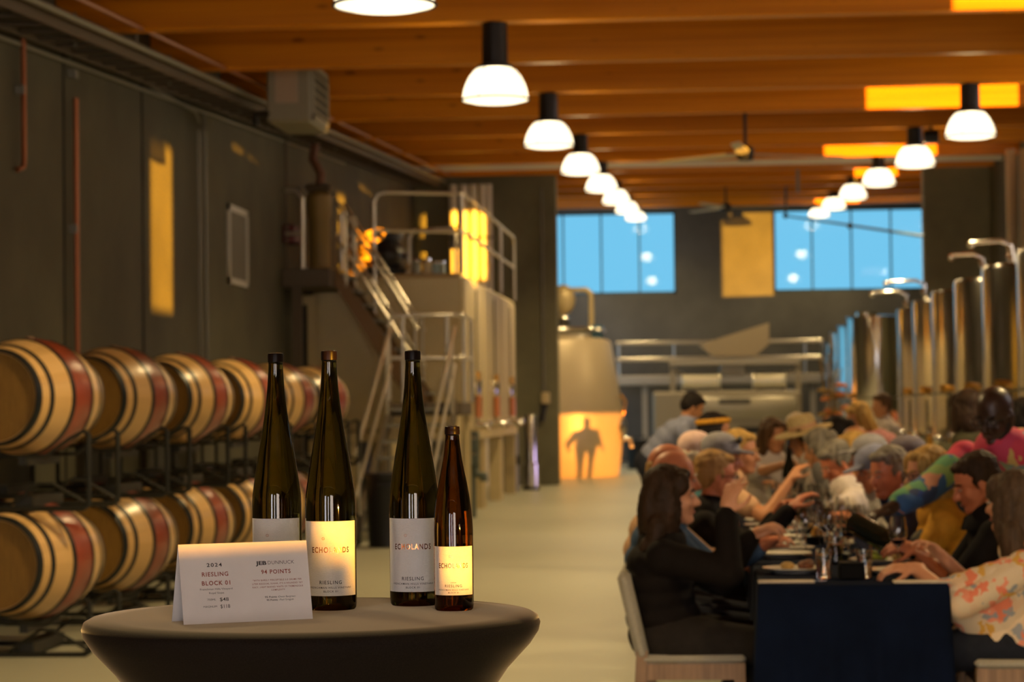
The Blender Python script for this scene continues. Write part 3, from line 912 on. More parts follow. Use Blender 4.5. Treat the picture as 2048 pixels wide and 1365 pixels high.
# ================================================================== platform, square tanks, stairs
ZP = 3.27                         # platform level
TXF = -3.2                        # aisle face of the tanks
t = thing('platform', 'brown steel platform by the left wall at the head of the stairs', 'platform', (0, 0, 0))
MB().span((WX + .01, 30.6, ZP - .24), (-4.76, 32.1, ZP), ch=.01).build('deck', brown_m, t)
MB().bar((-5.2, 30.7, 0), (-5.2, 30.7, ZP - .24), .12).build('post', brown_m, t)
for k in range(1): pass
dk = thing('door_frame', 'pale steel post of a frame with a gap blackened for shade beside it below the platform', 'door frame', (WX + .13, 31.9, 0))
MB().span((.0, 0, 0), (.12, .10, 2.92)).build('jamb', satin_m, dk)
MB().span((-.06, -.02, 2.86), (.12, .12, 2.98)).build('head', satin_m, dk)
MB().span((-.11, .04, 0), (.0, .06, 2.86)).build('opening', black_m, dk)  # black sheet stands in for the shade inside the gap
def tank(label, y0, y1):
    t = thing('wine_tank', label, 'tank', (0, y0, 0), 0, 'square steel tanks by the platform')
    L = y1 - y0
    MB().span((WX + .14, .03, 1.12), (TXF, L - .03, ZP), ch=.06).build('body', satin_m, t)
    MB().span((WX + .14, .0, 1.02), (TXF + .02, L, 1.14)).build('base_frame', satin_m, t)
    for x in (WX + .65, TXF - .10):
        for y in (.15, L - .15):
            MB().span((x - .09, y - .09, 0), (x + .09, y + .09, 1.05)).build('leg', satin_m, t)
    # front fittings: manhole door, sight glass, valve
    yc = L * .52
    MB().lathe([(.0001, -.01), (.22, -.01), (.22, .05), (.19, .07), (.0001, .09)], 28, Matrix.Translation((TXF, yc, 1.75)) @ Euler((0, PI / 2, 0)).to_matrix().to_4x4(), caps=False).build('manhole', stain_m, t, smooth=True)
    MB().tube([(TXF + .06, yc - .15, 1.32), (TXF + .06, yc - .15, 1.62)], .05, 12).build('sight_tube', mat('sight_lit_tint', (.75, .30, .14), .35, metal=.8), t, smooth=True)  # reddish light on the sight tube is put into its colour
    MB().tube([(TXF + .06, yc - .15, 1.84), (TXF + .06, yc - .15, 1.96)], .035, 10).build('sample_tap', gold_m, t, smooth=True)
    MB().tube([(TXF, yc - .1, 1.22), (TXF + .16, yc - .1, 1.22), (TXF + .2, yc - .1, 1.16)], .045, 10).build('valve', stain_m, t, smooth=True)
    MB().ball((TXF + .2, yc - .1, 1.24), .05).build('valve_handle', stain_m, t, smooth=True)
    MB().tube([(TXF + .03, yc - .1, 1.25), (TXF + .03, yc - .1, 3.1)], .016, 6).build('level_pipe', stain_m, t)
    MB().lathe([(.3, 0), (.3, .06), (.24, .10), (.0001, .13)], 28, Matrix.Translation((-4.0, L / 2, ZP))).build('top_hatch', stain_m, t, smooth=True)
    return t
tank('nearest of three square beige tanks on legs, with the stair landing in front of it', 32.2, 35.1)
tank('middle one of three square beige tanks on legs along the aisle', 35.15, 38.05)
tank('farthest of three square beige tanks on legs, next to the concrete portal', 38.1, 41.0)

def railing(label, runs, posts, group=None, r=.026):
    t = thing('railing', label, 'railing', (0, 0, 0), 0, group)
    for p in runs: MB().tube(p, r, 10).build('rail', rail_m, t, smooth=True)
    for a, b in posts: MB().tube([a, b], r, 10).build('post', rail_m, t, smooth=True)
    return t
def V(*a): return Vector(a)
H1, H2 = ZP + 1.07, ZP + .56
railing('steel railing with two rails around the tank tops, coming forward along the aisle',
        [[V(-4.36, 31.9, H1 - .12), V(-4.30, 31.9, H1 - .02), V(-4.2, 31.9, H1), V(TXF - .06, 32.25, H1), V(TXF, 32.5, H1 - .0), V(TXF, 40.8, H1), V(TXF, 40.9, H1 - .1)],
         [V(-4.36, 31.9, H2), V(TXF - .06, 32.25, H2), V(TXF, 32.5, H2), V(TXF, 40.9, H2)]],
        [(V(-4.36, 31.9, H1 - .1), V(-4.36, 31.9, ZP - .55)), (V(TXF - .03, 32.3, H1), V(TXF - .03, 32.3, ZP)), (V(TXF, 38.2, H1), V(TXF, 38.2, ZP)),
         (V(TXF, 40.9, H1 - .1), V(TXF, 40.9, ZP))])
railing('short railing at the left end of the platform by the grey wall',
        [[V(WX + .05, 30.75, H1 - .05), V(-5.22, 30.75, H1 - .05), V(-5.13, 30.75, H1 - .16)], [V(WX + .05, 30.75, H2 - .1), V(-5.13, 30.75, H2 - .1)]],
        [(V(-5.13, 30.75, H1 - .15), V(-5.13, 30.75, ZP))])
railing('short railing post pair at the top of the upper stair flight', [[V(-4.68, 31.1, H1 - .35), V(-4.68, 32.1, H1 - .35)]],
        [(V(-4.68, 31.1, H1 - .35), V(-4.68, 31.1, ZP)), (V(-4.68, 32.1, H1 - .35), V(-4.68, 32.1, ZP))])
railing('low hoop rail lying over the tank top hatch', [[V(-4.05, 33.2, ZP), V(-4.05, 33.2, ZP + .55), V(-3.98, 33.2, ZP + .66), V(-3.5, 33.3, ZP + .68), V(-3.42, 33.3, ZP + .58), V(-3.42, 33.3, ZP)]], [])
# landing
ZL = 1.53
LX0, LX1, LY0, LY1 = -3.88, -2.98, 29.6, 30.9
t = thing('stair_landing', 'brown steel landing between the two stair flights before the square tanks', 'landing', (0, 0, 0))
MB().span((LX0, LY0, ZL - .16), (LX1, LY1, ZL), ch=.01).build('deck', brown_m, t)
for x in (LX0 + .06, LX1 - .06):
    for y in (LY0 + .06, LY1 - .06):
        MB().span((x - .04, y - .04, 0), (x + .04, y + .04, ZL - .15)).build('leg', satin_m, t)
T1, T2 = ZL + 1.08, ZL + .55
railing('railing with rounded corners around the stair landing',
        [[V(LX0, LY0, T1 - .12), V(LX0 + .03, LY0 + .03, T1 - .02), V(LX0 + .12, LY0 + .05, T1), V(LX1 - .12, LY0 + .05, T1), V(LX1, LY0 + .2, T1), V(LX1, LY1, T1 - .02), V(LX1, LY1, ZL)],
         [V(LX0, LY0, T2), V(LX1 - .1, LY0 + .05, T2), V(LX1, LY0 + .2, T2), V(LX1, LY1, T2)]],
        [(V(LX0, LY0, T1 - .1), V(LX0, LY0, ZL)), (V(LX0 + .17, LY0 + .05, T1), V(LX0 + .17, LY0 + .05, ZL)), (V(LX1 - .18, LY0 + .05, T1), V(LX1 - .18, LY0 + .05, ZL)), (V(LX1, LY0 + .35, T1), V(LX1, LY0 + .35, ZL))])
def flight(label, a, b, w, n, rails=True, mstr=brown_m):
    """stairs from a (foot) to b (head); w is the width vector"""
    t = thing('stair_flight', label, 'stairs', (0, 0, 0))
    a, b, w = Vector(a), Vector(b), Vector(w)
    d = b - a
    run = Vector((d.x, d.y, 0)); L = run.length; u = run.normalized()
    side = w.normalized()
    for s in (Vector((0, 0, 0)), w):
        q0, q1 = a + s, b + s
        mb = MB()
        off = side * .02
        vs = [q0 + Vector((0, 0, .1)), q1 + Vector((0, 0, .06)), q1 - Vector((0, 0, .2)), q0 + u * .22 - Vector((0, 0, 0)) , q0]
        mb.add([v - off for v in vs] + [v + off for v in vs], [(0, 1, 2, 3, 4), (9, 8, 7, 6, 5)] + [(i, (i + 1) % 5, 5 + (i + 1) % 5, 5 + i) for i in range(5)])
        mb.build('stringer', mstr, t)
        if rails:
            for h in (.95, .48):
                MB().tube([q0 + Vector((0, 0, h)) + u * .1, q1 + Vector((0, 0, h))], .022, 8).build('handrail', rail_m, t, smooth=True)
            for f in (.12, .88):
                p = a + s + d * f
                MB().tube([p, p + Vector((0, 0, .97))], .022, 8).build('baluster', rail_m, t, smooth=True)
    for k in range(1, n + 1):
        p = a + d * ((k - .35) / n) + w / 2
        MB().box(p, (abs(w.x) or .26, abs(w.y) or .26, .03)).build('tread', galv_m, t)
    return t
flight('lower steel stair flight climbing from the floor to the landing, beside the barrels', (-3.86, 26.4, 0), (-3.86, 29.6, ZL - .02), (.80, 0, 0), 8)
flight('upper steel stair flight climbing left from the landing to the platform', (-3.58, 31.0, ZL), (-4.75, 31.0, ZP - .02), (0, .85, 0), 9, mstr=mat('stringer_lit_tint', (.20, .115, .045), .5))  # orange light is put into this flight's stringer colour
# equipment on the platform
q = thing('pump', 'tall brown pump with a coiled hose standing on the platform by the wall', 'pump', (-5.12, 32.05, ZP - .0))
MB().lathe([(.0001, 0), (.2, 0), (.2, .06), (.14, .10), (.15, .75), (.17, .80), (.17, 1.05), (.10, 1.12), (.0001, 1.13)], 24, caps=False).build('body', mat('pump_body', (.30, .20, .06), .5), q, smooth=True)
MB().tube([(.0, 0, 1.1), (.03, 0, 1.35), (-.08, 0, 1.55), (-.04, .02, 1.8)], .06, 10).build('column', mat('pump_red', (.16, .06, .03), .5), q, smooth=True)
MB().box((0, -.02, 1.16), (.36, .24, .11), ch=.04).build('head', brown_m, q)
hm = mat('hose_yellow', (.55, .33, .05), .5)
pts = []
for k in range(70):
    a = k * .55
    pts.append((.34 + .26 * math.cos(a), -.05 + .12 * math.sin(a), .16 + .62 * k / 70 + .06 * math.cos(a * 1.7)))
q2 = thing('hose', 'coiled yellow hose lying in a sunlit pile on the tank tops by the wall', 'hose', (-5.28, 35.3, ZP))
MB().tube(pts, .035, 7).build('coil', hm, q2, smooth=True)
MB().tube([(.08, -.1, .95), (.35, -.12, .6), (.62, -.12, .16)], .04, 8).build('tail', hm, q2, smooth=True)
for k in range(0): pass
q3 = thing('machine', 'dark machine with a domed motor lying on top of the nearest square tank', 'machine', (-4.42, 33.4, ZP))
MB().ball((.05, 0, .32), (.26, .3, .24), 16, 10).build('motor', mat('machine_dark', (.03, .03, .035), .35), q3, smooth=True)
MB().ball((.14, -.04, .58), (.13, .13, .13), 14, 8).build('dome', mat('machine_grey', (.10, .11, .14), .3), q3, smooth=True)
MB().box((.02, 0, .07), (.6, .5, .14), ch=.02).build('base', black_m, q3)
MB().bar((.1, -.1, .4), (.85, -.1, .1), .06).build('arm', mat('machine_arm', (.12, .07, .04), .5), q3)
for k, (x, c, s) in enumerate(((-3.98, (.45, .35, .2), .9), (-3.86, (.45, .5, .45), 1.1), (-3.72, (.7, .62, .4), 1.25), (-3.60, (.35, .5, .55), 1.0), (-3.52, (.4, .5, .5), 1.0))):
    q = thing('jar', ['small amber jar, leftmost of the jars on the nearest square tank', 'greenish jar between the amber jar and the bright one on the tank top', 'bright pale jar, largest of the jars on the nearest square tank',
                      'bluish jar right of the bright pale jar on the tank top', 'small bluish jar, rightmost of the jars on the tank top'][k], 'jar', (x, 32.5, ZP), 0, 'jars on the tank top')
    MB().lathe([(.0001, 0), (.045 * s, 0), (.05 * s, .02), (.05 * s, .12 * s), (.035 * s, .15 * s)], 16, caps=False).build('body', mat('jar_%d' % k, c, .2), q, smooth=True)
    MB().lathe([(.038 * s, .148 * s), (.038 * s, .175 * s)], 16).build('lid', stain_m, q)
# vertical pipes before the left wing wall and by the right one
for k, px in enumerate((907, 929, 948, 967, 981)):
    x = (px - 1410) * 44.5 / FPX
    q = thing('riser_pipe', ['leftmost pale riser pipe in front of the left portal wall', 'second pale riser pipe from the left before the portal wall', 'middle pale riser pipe of five before the portal wall',
                             'fourth pale riser pipe before the portal wall', 'thin rightmost riser pipe before the portal wall'][k], 'pipe', (x, 44.75, 0), 0, 'riser pipes at the left portal wall')
    MB().tube([(0, 0, 0), (0, 0, zbeam(44.75) - .16)], .078 if k < 4 else .05, 14).build('tube', steel_w, q, smooth=True)
    for z in (1.2, 3.0, 4.6): MB().lathe([(.085, 0), (.085, .05)], 14, Matrix.Translation((0, 0, z))).build('clamp', galv_m, q)
q = thing('valve_actuator', 'black valve actuator clamped on the second riser pipe', 'valve', ((919 - 1410) * 44.5 / FPX, 44.55, 4.55))
MB().box((0, 0, 0), (.2, .16, .26), ch=.03).build('housing', black_m, q)
MB().tube([(0, 0, .1), (0, 0, .32)], .04, 10).build('stem', black_m, q)
for k, px in enumerate((2020, 2046)):
    x = (px - 1410) * 39.3 / FPX
    q = thing('riser_pipe', ['pale riser pipe beside the right portal wall above the steel tanks', 'pale riser pipe at the right edge above the steel tanks'][k], 'pipe', (x, 39.3, 0), 0, 'riser pipes at the right wall')
    MB().tube([(0, 0, 0), (0, 0, zbeam(39.3) - .02)], .085, 14).build('tube', mat('riser_tan', (.42, .34, .24), .5), q, smooth=True)
# things on the left portal wall and floor
q = thing('hanging_controller', 'dark hand controller hanging on a cable from the left portal wall', 'controller', (-3.02, 45.1, 1.35))
MB().box((0, 0, 0), (.10, .07, .34), Euler((0, .2, 0)).to_matrix(), .02).build('housing', black_m, q)
MB().box((.05, .02, .28), (.16, .1, .22), ch=.02).build('bracket', satin_m, q)
MB().tube([(.02, .03, .3), (.02, .06, 4.2)], .02, 8).build('cable', galv_m, q)
q = thing('steel_cylinder', 'upright stainless steel cylinder standing beside the left portal wall', 'cylinder', (-3.08, 42.6, 0))
MB().lathe([(.0001, 0), (.13, 0), (.13, .06), (.145, .07), (.145, .46), (.12, .48), (.12, 1.28), (.10, 1.33), (.0001, 1.34)], 28, caps=False).build('body', stain_m, q, smooth=True)
MB().lathe([(.15, .0), (.15, .05)], 20).build('foot', black_m, q)
q = thing('steel_cabinet', 'low grey steel cabinet on the floor left of the upright cylinder', 'cabinet', (-3.42, 41.6, 0))
MB().box((0, .2, .52), (.36, .4, 1.04), ch=.01).build('body', galv_m, q)
MB().ball((.19, -.02, .55), (.04, .03, .09), 10, 6).build('handle', black_m, q)
q = thing('control_box', 'blue-grey control box on a pipe by the near tank leg', 'control box', (-3.10, 32.0, 0))
cbm = mat('control_paint', (.10, .125, .11), .5)
MB().box((0, 0, .92), (.20, .16, .46), ch=.02).build('housing', cbm, q)
MB().tube([(.05, 0, .7), (.05, 0, .58), (.16, 0, .56), (.16, 0, .48)], .06, 10).build('elbow', cbm, q, smooth=True)
MB().tube([(.02, 0, .7), (.02, 0, 0)], .035, 8).build('post', cbm, q)
for z in (1.06, .85): MB().ball((.04, -.085, z), .03, 10, 6).build('knob', stain_m, q)
q = thing('waste_bin', 'black plastic bin standing on the floor in front of the stairs', 'bin', (-3.36, 25.4, 0))
MB().lathe([(.0001, 0), (.20, 0), (.235, .72), (.25, .74), (.25, .78), (.0001, .80)], 24, caps=False).build('body', black_m, q, smooth=True)
MB().box((0, -.235, .66), (.16, .04, .04), ch=.01).build('handle', black_m, q)
# ================================================================== back bay: conical tank, press, gallery rail
q = thing('conical_tank', 'big beige conical tank with sunlit lower half behind the left portal wall', 'tank', (-3.20, 50.6, 0))
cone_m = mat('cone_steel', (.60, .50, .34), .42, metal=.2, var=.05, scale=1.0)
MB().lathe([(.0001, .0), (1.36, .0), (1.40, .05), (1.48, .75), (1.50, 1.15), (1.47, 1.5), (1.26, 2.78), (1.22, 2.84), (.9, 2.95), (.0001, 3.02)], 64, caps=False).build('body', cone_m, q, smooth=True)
mb = MB()
mb.tube([(1.1 * math.cos(2 * PI * k / 40), 1.1 * math.sin(2 * PI * k / 40), 3.05 + .0 * k) for k in range(41)], .05, 8, False)
mb.build('top_ring', stain_m, q, smooth=True)
MB().lathe([(.5, 2.95), (.5, 3.3), (.44, 3.36), (.0001, 3.42)], 32, Matrix.Translation((-.1, 0, .0))).build('manway', stain_m, q, smooth=True)
MB().tube([(.25, -.2, 3.0), (.25, -.2, 3.82), (.32, -.2, 3.9), (.75, -.2, 3.9), (.86, -.2, 3.82), (.86, -.2, 3.0)], .06, 10).build('vent_arm', satin_m, q, smooth=True)
MB().ball((.28, -.2, 3.7), (.25, .2, .32), 16, 10).build('vent_drum', satin_m, q, smooth=True)
for k, a in enumerate((-.5, -.3, -.12)):
    MB().tube([(1.05 * math.cos(a), 1.05 * math.sin(a), 2.85), (1.05 * math.cos(a), 1.05 * math.sin(a), 3.15)], .055, 10).build('clamp', mat('sky_tint_clamp', (.10, .25, .35), .35, metal=.5), q, smooth=True)  # blue sky reflection on the lid is put into the clamp colour
MB().lathe([(.0001, 0), (.2, 0), (.2, .1), (.14, .12), (.0001, .16)], 24, Matrix.Translation((1.42, -.32, 1.02)) @ Euler((0, PI / 2, -.25)).to_matrix().to_4x4(), caps=False).build('door', stain_m, q, smooth=True)
MB().tube([(1.45, -.3, .78), (1.66, -.34, .78), (1.68, -.34, .6)], .05, 10).build('valve', stain_m, q, smooth=True)
MB().tube([(1.50, -.2, 1.3), (1.55, -.2, 1.55), (1.45, -.2, 1.7)], .03, 8).build('gauge', gold_m, q, smooth=True)
q = thing('waste_bin', 'black bin standing on the floor between the conical tank and the press', 'bin', (-1.50, 56.2, 0))
MB().lathe([(.0001, 0), (.30, 0), (.34, .62), (.36, .64), (.36, .68), (.0001, .69)], 24, caps=False).build('body', black_m, q, smooth=True)
MB().tube([(-.1, 0, .69), (-.1, 0, .76), (.1, 0, .76), (.1, 0, .69)], .018, 8).build('handle', black_m, q)
# the press
PY = 56.0
s = PY / FPX
X_ = lambda px: (px - 1410) * s
Z_ = lambda py: CAM_H + (813 - py) * s
q = thing('wine_press', 'large beige horizontal wine press with a hopper on top at the back', 'press', (0, PY, 0))
press_m = mat('press_panel', (.36, .31, .235), .5)
press_l = mat('press_light', (.46, .42, .34), .4, metal=.3)
MB().span((X_(1305), .1, Z_(905)), (X_(1602), 2.0, Z_(784)), ch=.06).build('housing', press_m, q)
mb = MB(); r = (Z_(782) - Z_(852)) / 2; zc = (Z_(782) + Z_(852)) / 2
mb.lathe([(.0001, 0), (r * .9, 0), (r, .06), (r, X_(1592) - X_(1372) - .06), (r * .9, X_(1592) - X_(1372)), (.0001, X_(1592) - X_(1372))], 40,
         Matrix.Translation((X_(1372), .42, zc)) @ Euler((0, PI / 2, 0)).to_matrix().to_4x4(), caps=False).build('drum', press_l, q, smooth=True)
MB().span((X_(1438), .42 - r - .012, Z_(809)), (X_(1500), .42 - r + .02, Z_(800))).build('name_plate', mat('plate_grey', (.12, .11, .10), .5), q)
for a, b in ((1364, 1442), (1505, 1572)):
    MB().lathe([(.0001, 0), (.20, 0), (.22, .04), (.19, .06), (.19, X_(b) - X_(a) - .06), (.22, X_(b) - X_(a) - .04), (.20, X_(b) - X_(a)), (.0001, X_(b) - X_(a))], 28,
           Matrix.Translation((X_(a), .3, Z_(764))) @ Euler((0, PI / 2, 0)).to_matrix().to_4x4(), caps=False).build('roller', mat('roller_steel', (.92, .86, .70), .3, metal=.5), q, smooth=True)
MB().span((X_(1340), .1, Z_(731)), (X_(1600), 1.9, Z_(722))).build('table_top', press_l, q)
for px in (1346, 1596):
    MB().span((X_(px) - .06, .15, Z_(785)), (X_(px) + .06, .3, Z_(730))).build('leg', press_m, q)
    MB().bar((X_(px), .2, Z_(735)), (X_(px + (30 if px < 1400 else -30)), .2, Z_(760)), .06).build('brace', press_m, q)
mb = MB()
poly = [(X_(1400), Z_(690)), (X_(1540), Z_(648)), (X_(1540), Z_(690)), (X_(1512), Z_(714)), (X_(1428), Z_(714))]
mb.add([(x, .4, z) for x, z in poly] + [(x, 1.7, z) for x, z in poly], [(0, 1, 2, 3, 4), (9, 8, 7, 6, 5)] + [(i, (i + 1) % 5, 5 + (i + 1) % 5, 5 + i) for i in range(5)])
mb.build('hopper', mat('hopper_tan', (.36, .29, .20), .45), q)
MB().span((X_(1440), .5, Z_(752)), (X_(1492), 1.5, Z_(730)), ch=.03).build('chute', press_l, q)
MB().span((X_(1475), .05, Z_(870)), (X_(1592), .3, Z_(856))).build('drain_slot', black_m, q)
for px in (1330, 1580): MB().span((X_(px) - .08, .2, 0), (X_(px) + .08, 1.8, Z_(900))).build('foot', press_m, q)
MB().span((X_(1455), -.0, 0), (X_(1600), .9, Z_(872)), ch=.02).build('juice_pan', press_l, q)
# gallery with rails at the back wall
GY = 60.5; s2 = GY / FPX
XG = lambda px: (px - 1410) * s2
ZG = lambda py: CAM_H + (813 - py) * s2
g = thing('gallery_rail', 'long two-rail steel railing of the gallery behind the press', 'railing', (0, GY, 0))
for py, r in ((686, .045), (719, .055)):
    MB().tube([(XG(1234), 0, ZG(py)), (XG(1645), 0, ZG(py))], r, 10).build('rail', rail_m, g, smooth=True)
for px in (1240, 1350, 1480, 1610, 1643): MB().tube([(XG(px), .02, ZG(686)), (XG(px), .02, ZG(760))], .03, 8).build('post', rail_m, g)
g = thing('gallery_platform', 'bright edged steel gallery floor at the back wall behind the press', 'platform', (0, GY, 0))
MB().span((XG(1200), -.1, ZG(770)), (XG(1650), 2.6, ZG(751)), ch=.02).build('deck', press_l, g)
for px in (1215, 1290, 1625, 1648): MB().span((XG(px) - .07, .2, 0), (XG(px) + .07, .34, ZG(768))).build('leg', press_m, g)
for k in range(4):
    MB().span((XG(1608), -.1 - .0, .35 + .24 * k), (XG(1640), .16, .43 + .24 * k)).build('step', press_l, g)
# sprinkler pipe in front of the right window
q = thing('sprinkler_pipe', 'dark thin pipe dropping from the ceiling and slanting before the right window', 'pipe', (0, 0, 0))
p0, p1, p2 = P(1573, 368, 52), P(1571, 432, 52), P(1850, 473, 40)
MB().tube([p0 + Vector((0, 0, .35)), p1, p2], .028, 8).build('tube', mat('dark_pipe', (.05, .08, .09), .5), q, smooth=True)
for k, (px, py, D) in enumerate(((1571, 432, 52), (1700, 452, 46))):
    p = P(px, py, D); MB().ball(p, .06, 8, 6).build('fitting', dark_frame, q)
q = thing('ceiling_strut', 'short pale strut hanging from the beams above the right window', 'strut', tuple(P(1596, 385, 46)))
MB().bar((0, 0, 0), (0, 0, .55), .06).build('bar', galv_m, q)

# ================================================================== the row of stainless tanks on the right
def make_vat(label, x, y, r, h, group):
    t = thing('steel_vat', label, 'tank', (x, y, 0), 0, group)
    MB().lathe([(.0001, .42), (r * .96, .42), (r, .46), (r, h - .05), (r * .985, h), (r * .6, h + .02), (.0001, h + .03)], 56, caps=False).build('body', stain_m, t, smooth=True)
    mb = MB()
    for z in (1.55,):
        mb.lathe([(r + .005, z), (r + .012, z), (r + .012, z + .03), (r + .005, z + .03)], 56, Matrix.Identity(4), caps=False)
    mb.build('band', galv_m, t)
    for k in range(4):
        a = PI / 4 + k * PI / 2
        MB().tube([(r * .85 * math.cos(a), r * .85 * math.sin(a), 0), (r * .85 * math.cos(a), r * .85 * math.sin(a), .5)], .05, 8).build('leg', stain_m, t)
    # fittings on the aisle side
    a = PI + .55
    c, s_ = math.cos(a), math.sin(a)
    MB().tube([(r * c, r * s_, 1.62), ((r + .09) * c, (r + .09) * s_, 1.62)], .05, 10).build('thermometer', gold_m, t, smooth=True)
    MB().lathe([(.0001, 0), (.2, 0), (.2, .07), (.0001, .09)], 24, Matrix.Translation((r * c, r * s_, .95)) @ Euler((0, PI / 2, a)).to_matrix().to_4x4(), caps=False).build('manhole', stain_m, t, smooth=True)
    MB().tube([(r * c, r * s_, .62), ((r + .22) * c, (r + .22) * s_, .62), ((r + .25) * c, (r + .25) * s_, .52)], .045, 10).build('valve', stain_m, t, smooth=True)
    MB().ball(((r + .16) * c, (r + .16) * s_, 1.02), .07, 10, 8).build('hand_wheel', stain_m, t, smooth=True)
    MB().tube([((r + .03) * c, (r + .03) * s_ - .1, .7), ((r + .03) * c, (r + .03) * s_ - .1, 1.5)], .02, 6).build('level_pipe', stain_m, t)
    MB().tube([((r + .08) * math.cos(a - .3), (r + .08) * math.sin(a - .3), .88), ((r + .1) * math.cos(a - .3), (r + .1) * math.sin(a - .3), 1.06)], .04, 8).build('sample_tap', gold_m, t)
    # raised hatch on top
    MB().lathe([(.22, h), (.22, h + .08)], 20, Matrix.Translation((-r * .35, -.1, 0))).build('hatch_collar', stain_m, t, smooth=True)
    return t
vl = ['nearest stainless steel vat at the right edge', 'second stainless steel vat from the right edge', 'third stainless steel vat from the right edge', 'fourth stainless steel vat from the right edge',
      'fifth stainless steel vat from the right edge', 'sixth stainless steel vat from the right edge', 'stainless steel vat showing its full width beyond the gap in the row', 'vat behind the full width one, second from the back end',
      'vat third from the back end with a blue streak', 'farthest stainless steel vat at the end of the row']
for k, (y, xt, r, h) in enumerate(((21.5, 2.75, .95, 2.80), (24.2, 2.75, .95, 2.80), (26.9, 2.75, .95, 2.80), (29.6, 2.75, .95, 2.80), (32.3, 2.75, .95, 2.80), (34.9, 2.75, .95, 2.80),
                                   (49.0, 2.85, .62, 3.20), (52.6, 2.85, .62, 3.15), (56.0, 2.85, .62, 3.1), (59.6, 2.85, .62, 2.95))):
    make_vat(vl[k], xt + r, y, r, h, 'stainless vats along the right side')
# lids propped open on the vats
def open_lid(label, px, py, D, L, hang, k):
    p = P(px, py, D)
    t = thing('vat_lid_arm', label, 'arm', tuple(p), 0, 'propped lid arms over the vats')
    MB().tube([(0, 0, 0), (L, 0, .02), (L + .12, 0, -.04), (L + .16, 0, -hang)], .026, 10).build('arm', stain_m, t, smooth=True)
    MB().ball((0, 0, -.02), .045, 10, 8).build('knob', stain_m, t, smooth=True)
    MB().lathe([(.0001, 0), (.09, 0), (.10, .03), (.0001, .05)], 24, Matrix.Translation((L + .1, 0, -hang * .55)) @ Euler((0, PI / 2 - .4, 0)).to_matrix().to_4x4(), caps=False).build('lid', stain_m, t, smooth=True)
open_lid('steel lid arm propped up over the vat nearest the portal wall', 1942, 486, 26.9, .32, .42, 0)
open_lid('dull steel lid arm before the dark right portal wall', 1903, 512, 29.6, .26, .3, 1)
open_lid('thin steel lid arm in front of the lower right corner of the right window', 1772, 565, 34.9, .42, .35, 2)
open_lid('brightly lit steel lid arm below the right window', 1745, 586, 34.9, .36, .42, 3)
# ================================================================== people
SKIN = {'fair': mat('skin_fair', (.58, .27, .15), .5, var=.06, scale=8), 'ruddy': mat('skin_ruddy', (.52, .175, .085), .5, var=.08, scale=8),
        'tan': mat('skin_tan', (.46, .20, .09), .5, var=.06, scale=8), 'dark': mat('skin_dark', (.045, .020, .013), .38, var=.08, scale=8)}
def hair_mat(name, c):
    return mat('hair_' + name, c, .6, var=.4, scale=30, stretch=(1, 1, .1), bump=.8, spec=.22)
HAIR = {'black': hair_mat('black', (.012, .008, .007)), 'dark': hair_mat('dark', (.030, .015, .008)), 'brown': hair_mat('brown', (.085, .042, .018)),
        'grey': hair_mat('grey', (.17, .15, .12)), 'white': hair_mat('white', (.55, .46, .34)), 'blond': hair_mat('blond', (.40, .24, .07)),
        'sand': hair_mat('sand', (.30, .17, .06)), 'ash': hair_mat('ash', (.07, .042, .024))}
eye_w = mat('eye_white', (.55, .50, .45), .25)
lip_dark = mat('lip_dark', (.075, .025, .02), .5)
eye_m = mat('eye_dark', (.02, .012, .008), .15)
lip_m = mat('lip', (.33, .10, .07), .5)
def cloth(name, c, rough=.85, var=.12, sc=30): return mat('cloth_' + name, c, rough, var=var, scale=sc, spec=.15)
PEND = []
hair_tex = bpy.data.textures.new('hair_lumps', 'CLOUDS'); hair_tex.noise_scale = .016; hair_tex.noise_depth = 2
def remesh_later(o, vox, it=5, rough=0):
    m = o.modifiers.new('r', 'REMESH'); m.mode = 'VOXEL'; m.voxel_size = vox
    s = o.modifiers.new('s', 'SMOOTH'); s.factor = .5; s.iterations = it
    if rough:
        d = o.modifiers.new('d', 'DISPLACE'); d.texture = hair_tex; d.strength = rough * 1.6; d.mid_level = .5; d.texture_coords = 'LOCAL'
    PEND.append(o)
def flush():
    dg = bpy.context.evaluated_depsgraph_get(); dg.update()
    for o in PEND:
        me = bpy.data.meshes.new_from_object(o.evaluated_get(dg))
        me.shade_smooth()
        old = o.data
        o.modifiers.clear()
        o.data = me; me.name = o.name
        bpy.data.meshes.remove(old)
    PEND.clear()
def frame(f, up=(0, 0, 1)):
    f = Vector(f).normalized(); up = Vector(up)
    r = f.cross(up).normalized(); u = r.cross(f).normalized()
    return Matrix((r, f, u)).transposed()          # columns right, forward, up
def ik(S, W, l1, l2, pole):
    d = W - S; L = d.length
    if L > (l1 + l2) * .995:
        W = S + d.normalized() * (l1 + l2) * .995; d = W - S; L = d.length
    a = (l1 * l1 - l2 * l2 + L * L) / (2 * L)
    h = math.sqrt(max(0, l1 * l1 - a * a))
    n = d.normalized(); p = Vector(pole); p = (p - n * p.dot(n)).normalized()
    return S + n * a + p * h, W
